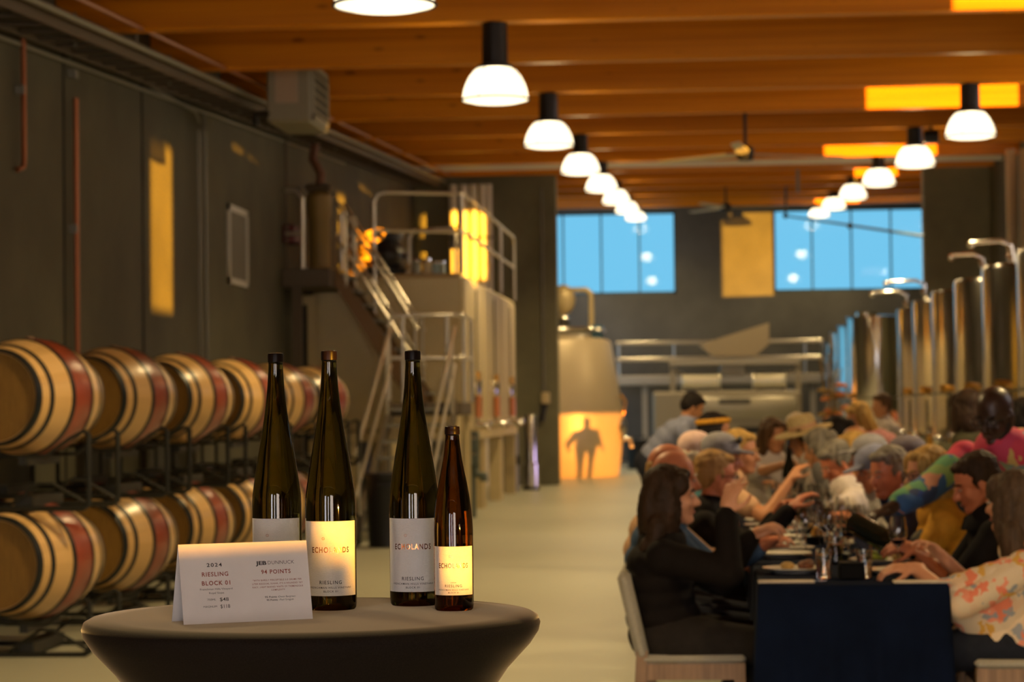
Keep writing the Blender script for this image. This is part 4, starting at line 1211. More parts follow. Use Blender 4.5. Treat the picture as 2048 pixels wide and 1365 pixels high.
def hand(mb, W, d, n, side, k=1.0, curl=.5, inf=0.0):
    """palm, four unequal bent fingers and a thumb from the side of the palm; n points out of the back of the hand, side = +1/-1 thumb side"""
    d = d.normalized(); n = (n - d * n.dot(d)).normalized(); s = d.cross(n) * side
    R = Matrix((s, d, n)).transposed()
    mb.ball(W + d * .048 * k, (.040 * k, .056 * k, .017 * k), 14, 10, R)
    mb.cone(W - d * .02 * k, W + d * .03 * k, .026 * k, .026 * k, 10)
    for i, L in enumerate((.068, .078, .072, .056)):
        p = W + d * (.090 - .006 * abs(i - 1.2)) * k + s * (.029 - .0195 * i) * k
        c = curl * (1 + .12 * i)
        for q, (f, r0, r1) in enumerate(((.48, .0095, .0088), (.30, .0088, .0082), (.22, .0082, .0072))):
            a = c * (q + .6)
            dd = (d * math.cos(a) - n * math.sin(a) + s * (.20 - .125 * i) * (1 - .25 * q)).normalized()
            e = p + dd * L * 1.15 * f * k
            mb.cone(p, e, r0 * k, r1 * k, 8); p = e
    p = W + d * .022 * k + s * .026 * k
    for q, (L, r0, r1) in enumerate(((.042, .014, .0115), (.030, .0115, .0100), (.024, .010, .0085))):
        dd = (d * (.55 + .28 * q) + s * (.75 - .35 * q) - n * (.25 + .15 * q)).normalized()
        e = p + dd * L * k
        mb.cone(p, e, r0 * k, r1 * k, 8); p = e
def person(label, head, face, body, pelvis, hands=(None, None), skin='fair', hair=('short', 'brown'), top=('shirt', 'grey', 2), pants=None,
           stand=False, k=1.0, fat=1.0, vox=.009, tilt=0.0, extra=(), group=None, curl=(.55, .55), hdir=(None, None), hn=(None, None), poles=(None, None), sh=.185, detail=True):
    Hc = P(*head) if not isinstance(head, Vector) else head
    pv = Vector(pelvis)
    root = Vector((pv.x, pv.y, 0))
    t = thing('person', label, 'person', tuple(root), 0, group)
    b = Vector((body[0], body[1], 0)).normalized()
    br = Vector((b.y, -b.x, 0))
    fd = Vector(face).normalized()
    FH = frame(fd, (tilt * br.x, tilt * br.y, 1))
    hu = FH.col[2]; hf = FH.col[1]; hr = FH.col[0]
    sp = (Hc - pv)
    Nk = Hc - Vector((0, 0, 1)) * .135 * k - fd * .035 * k
    Nk = Nk - (Vector((0, 0, 1)).lerp(sp.normalized(), .7)) * .03 * k
    spine = Nk - pv; su = spine.normalized()
    fwd = (b - su * b.dot(su)).normalized()
    rgt = fwd.cross(su).normalized()
    RT = Matrix((rgt, fwd, su)).transposed()
    O = root
    L = lambda v: v - O
    def torso(mb, inf):
        n = 6
        ws = (.165, .158, .160, .172, .178, .120); ds = (.125, .122, .118, .122, .115, .085)
        for i in range(n):
            f = i / (n - 1) * .93
            c = pv + spine * f - fwd * (.035 * math.sin(f * PI) * k)
            w = ws[i] * (fat if i < 4 else (1 + (fat - 1) * .5)); d_ = ds[i] * (fat if i < 4 else (1 + (fat - 1) * .4))
            mb.ball(L(c), (w * k + inf, d_ * k + inf, spine.length / 5 * .98 + inf), 18, 10, RT)
    SH = [Nk - su * .075 * k + rgt * s * sh * k + fwd * .0 for s in (-1, 1)]
    l1, l2 = .285 * k, .255 * k
    arms = []
    for i, s in enumerate((-1, 1)):
        W = hands[i]
        if W is None:
            W = pv + b * .30 * k + br * s * .16 * k + Vector((0, 0, .18 if not stand else -.05))
        W = Vector(W)
        pole = poles[i] or (br * s * .55 - Vector((0, 0, 1)) * 1.0 - b * .15)
        E, W = ik(SH[i], W, l1, l2, pole)
        arms.append((SH[i], E, W))
    legs = []
    for s in (-1, 1):
        hp = pv + br * s * .092 * k * fat - Vector((0, 0, .02))
        if stand:
            an = Vector((root.x, root.y, .085)) + br * s * .11 + b * (.10 * s)
            kn, an = ik(hp, an, .44 * k, .43 * k, b)
        else:
            kn = hp + b * .43 * k + br * s * .03 + Vector((0, 0, -.03))
            an = Vector((kn.x, kn.y, .085)) - b * (.06 - .05 * s)
        legs.append((hp, kn, an))
    # ---- one continuous body
    mb = MB()
    torso(mb, 0)
    mb.cone(L(Nk - su * .05 * k), L(Hc - hu * .07 * k - hf * .015 * k), .062 * k, .052 * k, 14)
    H = lambda x, y, z: L(Hc + (hr * x + hf * y + hu * z) * k)
    mb.ball(H(0, -.012, .028), (.076 * k, .096 * k, .092 * k), 22, 14, FH)
    mb.ball(H(0, .026, -.035), (.062 * k, .064 * k, .082 * k), 20, 12, FH)
    mb.ball(H(0, .068, -.097), (.030 * k, .026 * k, .022 * k), 12, 8, FH)
    for s in (-1, 1): mb.cone(H(s * .060, .0, -.045), H(s * .022, .060, -.100), .020 * k, .020 * k, 10)
    mb.ball(H(0, .066, .022), (.052 * k, .020 * k, .016 * k), 14, 8, FH)
    for s in (-1, 1):
        mb.ball(H(s * .038, .060, -.030), (.022 * k, .024 * k, .024 * k), 12, 8, FH)
        mb.ball(H(s * .077, -.004, -.012), (.011 * k, .021 * k, .033 * k), 12, 8, FH)
    mb.cone(H(0, .083, .008), H(0, .108, -.030), .0105 * k, .0155 * k, 10)
    mb.ball(H(0, .088, -.036), (.020 * k, .014 * k, .011 * k), 10, 8, FH)
    mb.ball(H(0, .080, -.066), (.024 * k, .014 * k, .012 * k), 10, 8, FH)
    for i, (S, E, W) in enumerate(arms):
        mb.ball(L(S), .064 * k, 14, 10)
        mb.cone(L(S), L(E), .052 * k * (1 + (fat - 1) * .6), .041 * k, 14)
        mb.cone(L(E), L(W), .041 * k, .027 * k, 14)
        d = Vector(hdir[i]) if hdir[i] else (W - E)
        n = Vector(hn[i]) if hn[i] else Vector((0, 0, 1)) + b * .2
        hand(mb, L(W), d, n, -1 if i == 0 else 1, k, curl[i])
    for hp, kn, an in legs:
        mb.cone(L(hp), L(kn), .088 * k * fat, .060 * k, 14)
        mb.cone(L(kn), L(an), .056 * k, .040 * k, 12)
        mb.cone(L(an) - b * .02 - Vector((0, 0, .03)), L(an) + b * .15 - Vector((0, 0, .048)), .042, .034, 12)
    bo = mb.build('body', SKIN[skin], t); remesh_later(bo, vox)
    # ---- clothes follow the body
    nm, tm, sl = top
    mb = MB(); inf = .013
    torso(mb, inf)
    mb.ball(L(pv - Vector((0, 0, .02))), (.175 * k * fat, .14 * k * fat, .11 * k), 16, 10, RT)
    for S, E, W in arms:
        if sl > 0:
            mb.ball(L(S), .064 * k + inf, 14, 10)
            f = min(1, sl)
            mb.cone(L(S), L(S.lerp(E, f)), .054 * k * (1 + (fat - 1) * .6) + inf, .046 * k + inf * (1.3 if sl < 1.2 else 1), 14)
            if sl > 1:
                mb.cone(L(E), L(E.lerp(W, sl - 1)), .043 * k + inf, .034 * k + inf, 14)
    if nm != 'dress': mb.cone(L(Nk - su * .03 * k), L(Nk + su * .035 * k), .070 * k + .004, .062 * k + .003, 16)
    co = mb.build(nm, tm, t); remesh_later(co, max(vox, .010), 3)
    mb = MB()
    for hp, kn, an in legs:
        mb.cone(L(hp), L(kn), .088 * k * fat + .014, .064 * k + .012, 14)
        mb.cone(L(kn), L(kn.lerp(an, .9)), .062 * k + .01, .05 * k + .012, 12)
    mb.ball(L(pv), (.165 * k * fat + .02, .13 * k * fat + .02, .115 * k), 16, 10, RT)
    po = mb.build('trousers', pants or cloth('navy_trousers', (.02, .022, .035)), t); remesh_later(po, .016, 3)
    mb = MB()
    for hp, kn, an in legs:
        mb = MB()
        mb.cone(L(an) - b * .025 - Vector((0, 0, .03)), L(an) + b * .155 - Vector((0, 0, .046)), .052, .039, 12)
        mb.build('shoe', black_m, t, smooth=True)
    # ---- hair
    st, hc = hair
    mb = MB()
    def hb(x, y, z, rx, ry, rz): mb.ball(H(x, y, z), (rx * k, ry * k, rz * k), 18, 12, FH)
    if st in ('short', 'crop', 'bob', 'long', 'bun', 'wavy', 'tall'):
        hb(0, -.026, .050, .083, .098, .083)
        hb(0, -.060, .005, .076, .062, .080)
        hb(0, .045, .088, .058, .035, .026)
    if st == 'short' or st == 'tall':
        for s in (-1, 1): hb(s * .070, -.015, .010, .014, .045, .045)
    if st == 'tall':
        hb(.01, .03, .110, .06, .055, .035); hb(0, -.03, .118, .07, .07, .03)
    if st == 'bob':
        for s in (-1, 1): hb(s * .078, -.015, -.045, .026, .062, .115); hb(s * .066, .040, .045, .024, .035, .055)
        hb(0, -.078, -.055, .085, .052, .115)
    if st == 'long':
        for s in (-1, 1):
            hb(s * .076, -.020, -.06, .028, .060, .14); hb(s * .060, .036, .050, .026, .036, .050)
            mb.cone(H(s * .070, -.030, -.10), H(s * .085, -.050, -.33), .050 * k, .030 * k, 12)
        hb(0, -.085, -.08, .090, .056, .16)
        for i_ in range(7):
            s = -1 + i_ / 3
            mb.cone(H(s * .085, -.085 + .03 * abs(s), -.12), H(s * .125 + .012 * (-1) ** i_, -.115 + .02 * (i_ % 3), -.37 - .03 * (i_ % 2)), .050 * k, .022 * k, 12)
            mb.cone(H(s * .095, -.100, -.20), H(s * .14, -.125 + .02 * (i_ % 2), -.34), .036 * k, .020 * k, 10)
    if st == 'wavy':
        for i in range(9):
            a = PI * (.9 + i / 8 * 1.2)
            x, y = .088 * math.cos(a), .085 * math.sin(a) - .01
            mb.cone(H(x * .8, y * .8, .03), H(x * 1.1, y * 1.15, -.16 - .02 * (i % 3)), .034 * k, .026 * k, 10)
    if st == 'bun':
        hb(0, -.115, .050, .045, .045, .045)
        for s in (-1, 1): hb(s * .072, -.02, .0, .014, .05, .045)
    if st == 'fringe':
        for s in (-1, 1): hb(s * .070, -.038, .0, .016, .052, .036)
        hb(0, -.092, .000, .066, .022, .046)
    if st == 'cap':
        for s in (-1, 1): hb(s * .070, -.035, -.01, .014, .05, .035)
        hb(0, -.086, -.010, .066, .024, .045)
    if mb.v:
        o = mb.build('hair', HAIR[hc], t); remesh_later(o, .0075, 2, rough=.0075 if st not in ('fringe', 'cap') else .006)
    if st == 'bald' and False: pass
    if detail:
        for s in (-1, 1):
            eo = MB().ball(H(s * .032, .0835, .001), (.0125 * k, .0075 * k, .0058 * k), 12, 8, FH).build('eye', eye_w, t, smooth=True)
            MB().ball(H(s * .032, .0885, .001), (.0052 * k, .0032 * k, .0052 * k), 10, 6, FH).build('iris', eye_m, eo, smooth=True)
            MB().tube([H(s * .019, .0885, .0035), H(s * .032, .0925, .0085), H(s * .046, .084, .0035)], .0030 * k, 6).build('eyelid', SKIN[skin], t, smooth=True)
            if hc != 'bald':
                MB().tube([H(s * .016, .089, .021), H(s * .034, .090, .027), H(s * .050, .078, .021)], .0042 * k, 6).build('eyebrow', HAIR[hc] if hc in HAIR else eye_m, t, smooth=True)
        MB().ball(H(0, .091, -.066), (.021 * k, .006 * k, .0075 * k), 12, 8, FH).build('mouth', lip_dark if skin == 'dark' else lip_m, t, smooth=True)
    for e in extra:
        if e[0] == 'glasses':
            mb = MB()
            for s in (-1, 1):
                mb.tube([H(s * .034 + .024 * math.cos(q * PI / 8), .098, .0 + .018 * math.sin(q * PI / 8)) for q in range(17)], .0024 * k, 6, False)
                mb.tube([H(s * .058, .098, .004), H(s * .078, .07, .006), H(s * .082, -.005, .0)], .0024 * k, 6)
            mb.tube([H(-.010, .100, .003), H(.010, .100, .003)], .0024 * k, 6)
            mb.build('glasses', e[1], t, smooth=True)
        if e[0] == 'cap':
            mb = MB()
            hb(0, -.010, .052, .086, .104, .080)
            mb.ball(H(0, .105, .040), (.070 * k, .070 * k, .010 * k), 18, 8, FH)
            o = mb.build('cap', e[1], t); remesh_later(o, .008, 3)
        if e[0] == 'hat':
            mb = MB()
            M4 = Matrix.Translation(H(0, -.012, .055)) @ FH.to_4x4()
            mb.lathe([(.095, 0), (.20, -.012), (.205, -.004), (.20, 0), (.10, .012), (.092, .085), (.075, .105), (.0001, .108)], 32, M4)
            mb.build('hat', e[1], t, smooth=True)
            MB().lathe([(.0965, .012), (.1015, .016), (.099, .045), (.093, .047)], 32, M4, caps=False).build('hat_band', e[2], t, smooth=True)
        if e[0] == 'scarf':
            mb = MB()
            mb.tube([H(.080 * math.cos(q * PI / 12), -.022 + .096 * math.sin(q * PI / 12), .070 + .012 * math.sin(q * PI / 12)) for q in range(25)], [.017] * 25, 8, False)
            mb.build('headscarf', e[1], t, smooth=True)
        if e[0] == 'sunglasses':
            mb = MB()
            for s in (-1, 1): mb.ball(H(s * .036, .085, .098), (.030 * k, .014 * k, .020 * k), 12, 8, FH)
            mb.tube([H(-.08, .03, .08), H(-.04, .09, .098), H(.04, .09, .098), H(.08, .03, .08)], .003, 6)
            mb.build('sunglasses', e[1], t, smooth=True)
        if e[0] == 'beard':
            mb = MB()
            hb(0, .058, -.098, .036, .034, .028)
            for s in (-1, 1): mb.cone(H(s * .066, .006, -.035), H(s * .026, .062, -.102), .013 * k, .020 * k, 10)
            o = mb.build('beard', e[1], t); remesh_later(o, .008, 3)
        if e[0] == 'earring':
            MB().tube([H(e[2] * .085, -.004, -.045), H(e[2] * .086, -.004, -.10)], .005, 6).build('earring', stain_m, t)
        if e[0] == 'collar':
            mb = MB()
            for s in (-1, 1):
                q = Nk + su * .03 * k
                mb.add([L(q + rgt * s * .01 + fwd * .075), L(q + rgt * s * .075 + fwd * .03), L(q + rgt * s * .085 + fwd * .055 - su * .055), L(q + rgt * s * .035 + fwd * .105 - su * .05)] +
                       [L(q + rgt * s * .01 + fwd * .085 - su * .004), L(q + rgt * s * .08 + fwd * .036 - su * .004), L(q + rgt * s * .09 + fwd * .063 - su * .058), L(q + rgt * s * .035 + fwd * .113 - su * .053)],
                       [(0, 1, 2, 3), (7, 6, 5, 4), (0, 4, 5, 1), (1, 5, 6, 2), (2, 6, 7, 3), (3, 7, 4, 0)])
            mb.build('collar', e[1], t)
        if e[0] == 'apron':
            mb = MB()
            for i in range(5):
                f = .05 + i * .17
                mb.ball(L(pv + spine * f + fwd * .035), (.13 * k, .118 * k, spine.length * .13), 14, 8, RT)
            o = mb.build('apron', e[1], t); remesh_later(o, .012, 3)
        if e[0] == 'tunic':
            mb = MB()
            mb.ball(L(pv + b * .02 + Vector((0, 0, .02))), (.225 * k, .20 * k, .16 * k), 18, 12, RT)
            mb.ball(L(pv + b * .16 + Vector((0, 0, .0))), (.21 * k, .20 * k, .115 * k), 18, 12, RT)
            o = mb.build('tunic_hem', e[1], t); remesh_later(o, .011, 3)
        if e[0] == 'batwing':
            mb = MB()
            S, E, W = arms[e[2]]
            for i in range(6):
                f = i / 5
                a = S.lerp(E.lerp(W, .35), f)
                bq = (pv + spine * (.75 - .62 * f)).lerp(a - Vector((0, 0, .16 + .10 * math.sin(f * PI))), .65)
                mb.cone(L(a), L(bq), .072 - .012 * f, .050, 12)
            o = mb.build('loose_sleeve', e[1], t); remesh_later(o, .011, 3)
    return t, arms, Hc
# ================================================================== the long dining table, chairs and tableware
navy_m = mat('navy_cloth', (.003, .0066, .022), .9, var=.2, scale=5, spec=.1)
TBX0, TBX1, TBY0, TBY1, TBZ = .205, .925, 9.47, 16.95, .75
t = thing('dining_table', 'long dining table hidden under the navy cloth', 'table', (0, 0, 0))
MB().span((TBX0 + .01, TBY0 + .01, TBZ - .03), (TBX1 - .01, TBY1 - .01, TBZ - .004)).build('tabletop', brown_m, t)
for x in (TBX0 + .08, TBX1 - .08):
    for y in (TBY0 + .25, 12.0, 14.5, TBY1 - .25):
        MB().span((x - .025, y - .025, 0), (x + .025, y + .025, TBZ - .03)).build('leg', black_m, t)
# cloth: top with falling sides and soft folds
mb = MB(); vs, fs = [], []
ring = []
def edge(nx, ny):
    pts = []
    for i in range(nx): pts.append((TBX0 + (TBX1 - TBX0) * i / nx, TBY0, 0, -1))
    for i in range(ny): pts.append((TBX1, TBY0 + (TBY1 - TBY0) * i / ny, 1, 0))
    for i in range(nx): pts.append((TBX1 - (TBX1 - TBX0) * i / nx, TBY1, 0, 1))
    for i in range(ny): pts.append((TBX0, TBY1 - (TBY1 - TBY0) * i / ny, -1, 0))
    return pts
pts = edge(36, 120); n = len(pts)
for lvl, (dz, out, wv) in enumerate(((0, 0, 0), (-.012, .008, .0), (-.12, .012, .004), (-.35, .024, .012), (-.715, .040, .024))):
    for k, (x, y, ex, ey) in enumerate(pts):
        corner = 1 if ex * (x - .565) == 0 and ey else 0
        a = k * .62
        o = out + wv * math.sin(a) + (wv * .5 * math.sin(a * 2.3 + 1))
        cx = 1 if (abs(x - TBX0) < .02 or abs(x - TBX1) < .02) and (abs(y - TBY0) < .02 or abs(y - TBY1) < .02) else 0
        sx = ex if ex else ((x - .565) / .36) ** 7
        vs.append((x + sx * o, y + ey * o, TBZ + dz))
for l in range(4):
    for k in range(n): fs.append((l * n + k, l * n + (k + 1) % n, (l + 1) * n + (k + 1) % n, (l + 1) * n + k))
fs.append(tuple(range(n)))
o = mb.add(vs, fs).build('tablecloth', navy_m, smooth=True, angle=60)
tag(o, 'dark navy tablecloth falling to the floor over the long dining table', 'tablecloth')

wood_m = mat('chair_oak', (.26, .155, .085), .5, var=.25, scale=4, stretch=(8, 8, .6))
uph_m = mat('grey_upholstery', (.36, .33, .27), .9, var=.12, scale=160)
def make_chair(label):
    """faces +X; origin on the floor under the middle of the seat"""
    t = thing('dining_chair', label, 'chair', (0, 0, 0), 0, 'dining chairs at the long table')
    MB().box((0, 0, .435), (.42, .45, .035), ch=.014).build('seat', uph_m, t, smooth=True)
    for s in (-1, 1):
        MB().bar((.19, s * .20, 0), (.185, s * .20, .42), .042).build('leg', wood_m, t)
        MB().bar((-.235, s * .20, 0), (-.205, s * .20, .47), .045).build('leg', wood_m, t)
        MB().box((-.01, s * .20, .385), (.40, .03, .065)).build('rail', wood_m, t)
    MB().box((.19, 0, .385), (.03, .38, .065)).build('rail', wood_m, t)
    MB().box((-.205, 0, .385), (.03, .38, .065)).build('rail', wood_m, t)
    R = Euler((0, -.22, 0)).to_matrix()
    MB().box((-.240, 0, .610), (.055, .46, .36), R, .02).build('backrest', uph_m, t, smooth=True)
    return t
chair0 = [None]
def chair(x, y, ang, label):
    if chair0[0] is None:
        chair0[0] = make_chair(label); chair0[0].location = (x, y, 0); chair0[0].rotation_euler = (0, 0, ang); return chair0[0]
    return dup(chair0[0], (x, y, 0), ang, label)

# tableware prototypes
china = mat('white_china', (.62, .58, .50), .25)
navy_rim = mat('dark_charger', (.03, .035, .05), .4)
clear = mat('clear_glass', (.97, .97, .95), 0.02, trans=1.0, ior=1.45)
wine_m = mat('red_wine', (.10, .008, .012), .1, trans=.35)
water_m = clear
leafy = mat('lettuce', (.30, .36, .05), .6, var=.5, scale=30)
meat_m = mat('roast_meat', (.16, .055, .025), .6, var=.5, scale=40)
pot_m = mat('golden_potato', (.50, .30, .08), .6, var=.3, scale=30)
linen_m = mat('linen_napkin', (.55, .48, .40), .9, var=.08, scale=50)
def plate(x, y, r=.135, z=TBZ, label='', group='dinner plates on the long table'):
    t = thing('dinner_plate', label, 'plate', (x, y, z + .001), 0, group)
    MB().lathe([(.0001, .0), (r * .62, .0), (r * .66, .006), (r, .020), (r * .995, .0235), (r * .66, .011), (r * .6, .007), (.0001, .007)], 40, caps=False).build('dish', china, t, smooth=True)
    return t
PROT = {}
def copy_or(key, maker, loc, label, group, rz=0):
    if key not in PROT:
        PROT[key] = maker(label, group); PROT[key].location = loc; PROT[key].rotation_euler = (0, 0, rz); return PROT[key]
    return dup(PROT[key], loc, rz, label, group)
def mk_plate(label, group):
    t = thing('dinner_plate', label, 'plate', (0, 0, 0), 0, group); r = .135
    MB().lathe([(.0001, .0), (r * .62, .0), (r * .66, .006), (r, .020), (r * .995, .0235), (r * .66, .011), (r * .6, .007), (.0001, .007)], 40, caps=False).build('dish', china, t, smooth=True)
    return t
def mk_wine(label, group):
    t = thing('wine_glass', label, 'glass', (0, 0, 0), 0, group)
    MB().lathe([(.0001, 0), (.034, 0), (.034, .0025), (.008, .006), (.0038, .012), (.0036, .085), (.008, .093), (.026, .108), (.039, .135), (.0405, .16), (.036, .195), (.031, .222),
                (.0300, .222), (.0348, .195), (.0392, .16), (.0376, .136), (.025, .111), (.006, .098), (.0001, .0965)], 28, caps=False).build('bowl', clear, t, smooth=True)
    MB().lathe([(.0001, .0985), (.006, .0995), (.0235, .1125), (.0315, .122), (.0001, .122)], 24, caps=False).build('wine', wine_m, t, smooth=True)
    return t
def mk_white(label, group):
    t = thing('wine_glass', label, 'glass', (0, 0, 0), 0, group)
    MB().lathe([(.0001, 0), (.031, 0), (.031, .0025), (.008, .006), (.0036, .012), (.0034, .095), (.007, .102), (.022, .118), (.031, .145), (.032, .165), (.029, .195), (.0265, .212),
                (.0255, .212), (.028, .195), (.0308, .165), (.0298, .146), (.021, .121), (.005, .107), (.0001, .1055)], 24, caps=False).build('bowl', clear, t, smooth=True)
    return t
def mk_tumbler(label, group):
    t = thing('tumbler', label, 'glass', (0, 0, 0), 0, group)
    MB().lathe([(.0001, 0), (.029, 0), (.031, .003), (.034, .118), (.0325, .118), (.0297, .012), (.0001, .011)], 28, caps=False).build('wall', clear, t, smooth=True)
    MB().lathe([(.0001, .0125), (.0290, .0125), (.0312, .075), (.0001, .075)], 24, caps=False).build('water', water_m, t, smooth=True)
    return t
def mk_napkin(label, group):
    t = thing('napkin', label, 'napkin', (0, 0, 0), 0, group)
    MB().box((0, 0, .004), (.22, .10, .008), ch=.003).build('cloth', linen_m, t)
    return t
def mk_fork(label, group):
    t = thing('fork', label, 'fork', (0, 0, 0), 0, group)
    mb = MB().box((-.03, 0, .003), (.12, .009, .003)).box((.045, 0, .004), (.03, .02, .003))
    for k in range(4): mb.box((.075, -.0082 + .0055 * k, .005), (.035, .003, .0025))
    mb.build('blade', stain_m, t)
    return t
def mk_knife(label, group):
    t = thing('knife', label, 'knife', (0, 0, 0), 0, group)
    MB().box((.05, 0, .003), (.11, .017, .002)).build('blade', stain_m, t)
    MB().box((-.05, 0, .004), (.10, .013, .007), ch=.002).build('handle', stain_m, t)
    return t
random.seed(11)
GP, GW, GT, GN, GF = 'dinner plates on the long table', 'wine glasses on the long table', 'water tumblers on the long table', 'napkins on the long table', 'cutlery on the long table'
Z0 = TBZ + .0008
def at_table(px, py):
    """point on the table top seen at that pixel"""
    a = P(px, py, 10.0); d = a - Vector((0, 0, CAM_H)); k = (Z0 - CAM_H) / d.z
    return Vector((0, 0, CAM_H)) + d * k
plates = [(1590, 1146, 'white plate with sliced roast meat, nearest on the left side of the table'), (1560, 1115, 'second white plate from the near end on the left side, pushed to the edge'),
          (1572, 1104, 'third white plate from the near end on the left side'), (1562, 1084, 'fourth white plate from the near end on the left side'),
          (1762, 1128, 'white plate with green salad on the right side before the man in black'), (1790, 1149, 'plate at the near right corner under the forearm of the woman in the floral blouse'),
          (1740, 1094, 'white plate on the right side behind the salad plate')]
PL = []
for px, py, lab in plates:
    q = at_table(px, py)
    q.x = min(max(q.x, TBX0 + .140), TBX1 - .140)
    ok = True
    for r_ in PL:
        if (q - r_).length < .275: q.y = r_.y + .28
    PL.append(q.copy())
    copy_or('plate', mk_plate, tuple(q), lab, GP)
for j in range(15):
    for s, x in ((0, TBX0 + .15), (1, TBX1 - .15)):
        y = 12.0 + .62 * j + (.1 if s else 0)
        if y > TBY1 - .2: continue
        copy_or('plate', mk_plate, (x + random.uniform(-.015, .015), y, Z0), 'white plate among the far place settings, ' + ('right' if s else 'left') + ' side of the table', GP)
# food on the near plates
def food(name, label, cat, at, m, balls):
    t = thing(name, label, cat, tuple(at))
    for nm, c, r, mm in balls: MB().ball(c, r, 12, 8).build(nm, mm or m, t, smooth=True)
    return t
a = PL[0]
food('roast_meat', 'dark roast meat slice on the nearest left plate', 'food', a + Vector((.045, -.01, .008)), meat_m, [('slice', (0, 0, .022), (.035, .03, .022), None), ('crust', (.012, .006, .034), (.022, .02, .014), None)])
food('potato', 'golden potato beside the meat on the nearest left plate', 'food', a + Vector((-.03, .03, .008)), pot_m, [('half', (0, 0, .018), (.03, .022, .018), None)])
a = PL[4]
food('salad', 'heap of green salad leaves on the plate before the man in black', 'salad', a + Vector((-.035, 0, .008)), leafy, [('leaf', (random.uniform(-.04, .04), random.uniform(-.04, .04), .014 + .004 * q), (.03, .022, .012), None) for q in range(7)])
food('potato', 'golden potato beside the green salad', 'food', a + Vector((.07, .0, .010)), pot_m, [('half', (0, 0, .016), (.022, .02, .016), None)])
# glasses placed as in the photograph at the near end
for key, mk, px, py, lab in (('tum', mk_tumbler, 1648, 1157, 'water tumbler at the near end on the left, beside the meat plate'), ('tum', mk_tumbler, 1729, 1157, 'water tumbler at the near end on the right of the dark gap'),
        ('wine', mk_wine, 1612, 1112, 'wine glass with red wine on the left behind the meat plate'), ('wine', mk_wine, 1697, 1120, 'wine glass with red wine in the middle of the near end'),
        ('white', mk_white, 1660, 1108, 'clear wine glass between the two red wine glasses'), ('tum', mk_tumbler, 1672, 1128, 'water tumbler behind the near left one'),
        ('wine', mk_wine, 1640, 1082, 'wine glass with red wine in the second row of glasses, left'), ('wine', mk_wine, 1685, 1080, 'wine glass with red wine in the second row of glasses, right'),
        ('white', mk_white, 1720, 1098, 'clear wine glass near the tilted bottle')):
    q = at_table(px, py)
    copy_or(key, mk, (q.x, q.y, Z0), lab, GW if key != 'tum' else GT)
for j in range(12):
    y = 11.6 + .44 * j
    for x in (.44, .56, .68):
        k_ = random.choice(('wine', 'white', 'wine', 'tum'))
        mk = {'wine': mk_wine, 'white': mk_white, 'tum': mk_tumbler}[k_]
        copy_or(k_, mk, (x + random.uniform(-.035, .035), y + random.uniform(-.1, .1), Z0), {'wine': 'wine glass with red wine among the crowded glasses farther down the table', 'white': 'clear wine glass among the crowded glasses farther down the table', 'tum': 'water tumbler among the crowded glasses farther down the table'}[k_], GW if k_ != 'tum' else GT)
for px, py, lab in ((1572, 1166, 'folded pale napkin at the near left corner of the table'), (1845, 1168, 'folded pale napkin at the near right corner of the table')):
    q = at_table(px, py); copy_or('nap', mk_napkin, (q.x, max(q.y, TBY0 + .06), Z0), lab, GN)
q = at_table(1545, 1160); copy_or('knife', mk_knife, (TBX0 + .16, TBY0 + .155, Z0), 'steel knife before the meat plate at the near left corner', GF, .1)
q = at_table(1690, 1128)
t = thing('menu_box', 'low black box in the middle of the near end between the tumblers', 'box', (.575, 9.78, Z0))
matt_black = mat('matt_black', (.006, .006, .007), .8, spec=.1)
MB().box((0, 0, .03), (.10, .14, .06), ch=.006).build('body', matt_black, t)
MB().box((0, 0, .063), (.104, .144, .008), ch=.003).build('lid', matt_black, t)
for j, (x, y) in enumerate(((.56, 10.75), (.55, 12.2))):
    t = thing('centrepiece', ['low dark bowl with amber candle in the middle of the near end', 'dark bowl with amber candle farther down the table'][j], 'candle', (x, y, Z0))
    MB().lathe([(.0001, 0), (.05, 0), (.075, .04), (.072, .045), (.045, .012), (.0001, .01)], 24, caps=False).build('bowl', black_m, t, smooth=True)
    MB().lathe([(.0001, .01), (.03, .01), (.03, .085), (.0001, .088)], 20, caps=False).build('candle', mat('amber_wax', (.55, .28, .06), .5), t, smooth=True)
# ================================================================== the guests
C_ = cloth
black_knit = C_('black_knit', (.008, .0055, .005)); black_shirt = C_('black_shirt', (.009, .008, .009)); denim = C_('denim', (.05, .09, .17)); grey_c = C_('grey', (.16, .15, .15))
blue_shirt = C_('pale_blue', (.23, .25, .36)); mustard = C_('mustard', (.62, .30, .035)); white_c = C_('white', (.55, .48, .44)); pink_c = C_('pink', (.52, .24, .25)); tan_c = C_('tan', (.50, .30, .17))
navy_c = C_('navy', (.025, .03, .07)); teal_c = C_('teal', (.06, .16, .2)); rose_c = C_('rose', (.45, .16, .12))
floral = patch_mat('floral_print', (.66, .52, .36), [(.68, .50, .33), (.72, .20, .11), (.28, .30, .33), (.66, .46, .30), (.62, .34, .06), (.75, .27, .17)], 22)
bright = patch_mat('bright_print', (.60, .05, .10), [(.58, .06, .12), (.62, .04, .09), (.20, .30, .33), (.55, .05, .12), (.60, .42, .14), (.60, .05, .12)], 12)
sleeve_m = patch_mat('blue_green_print', (.03, .10, .26), [(.015, .05, .22), (.10, .30, .14), (.02, .09, .30), (.50, .22, .14), (.20, .32, .10), (.02, .04, .12)], 13)
black_print = patch_mat('black_print', (.02, .02, .02), [(.02, .018, .018), (.02, .02, .02), (.16, .13, .06), (.02, .02, .02)], 45)
cap_grey = C_('cap_grey', (.26, .25, .26)); cap_blue = C_('cap_blue', (.20, .21, .30)); cap_purple = C_('cap_purple', (.17, .15, .17)); straw = mat('straw', (.48, .36, .16), .8, var=.25, scale=60)
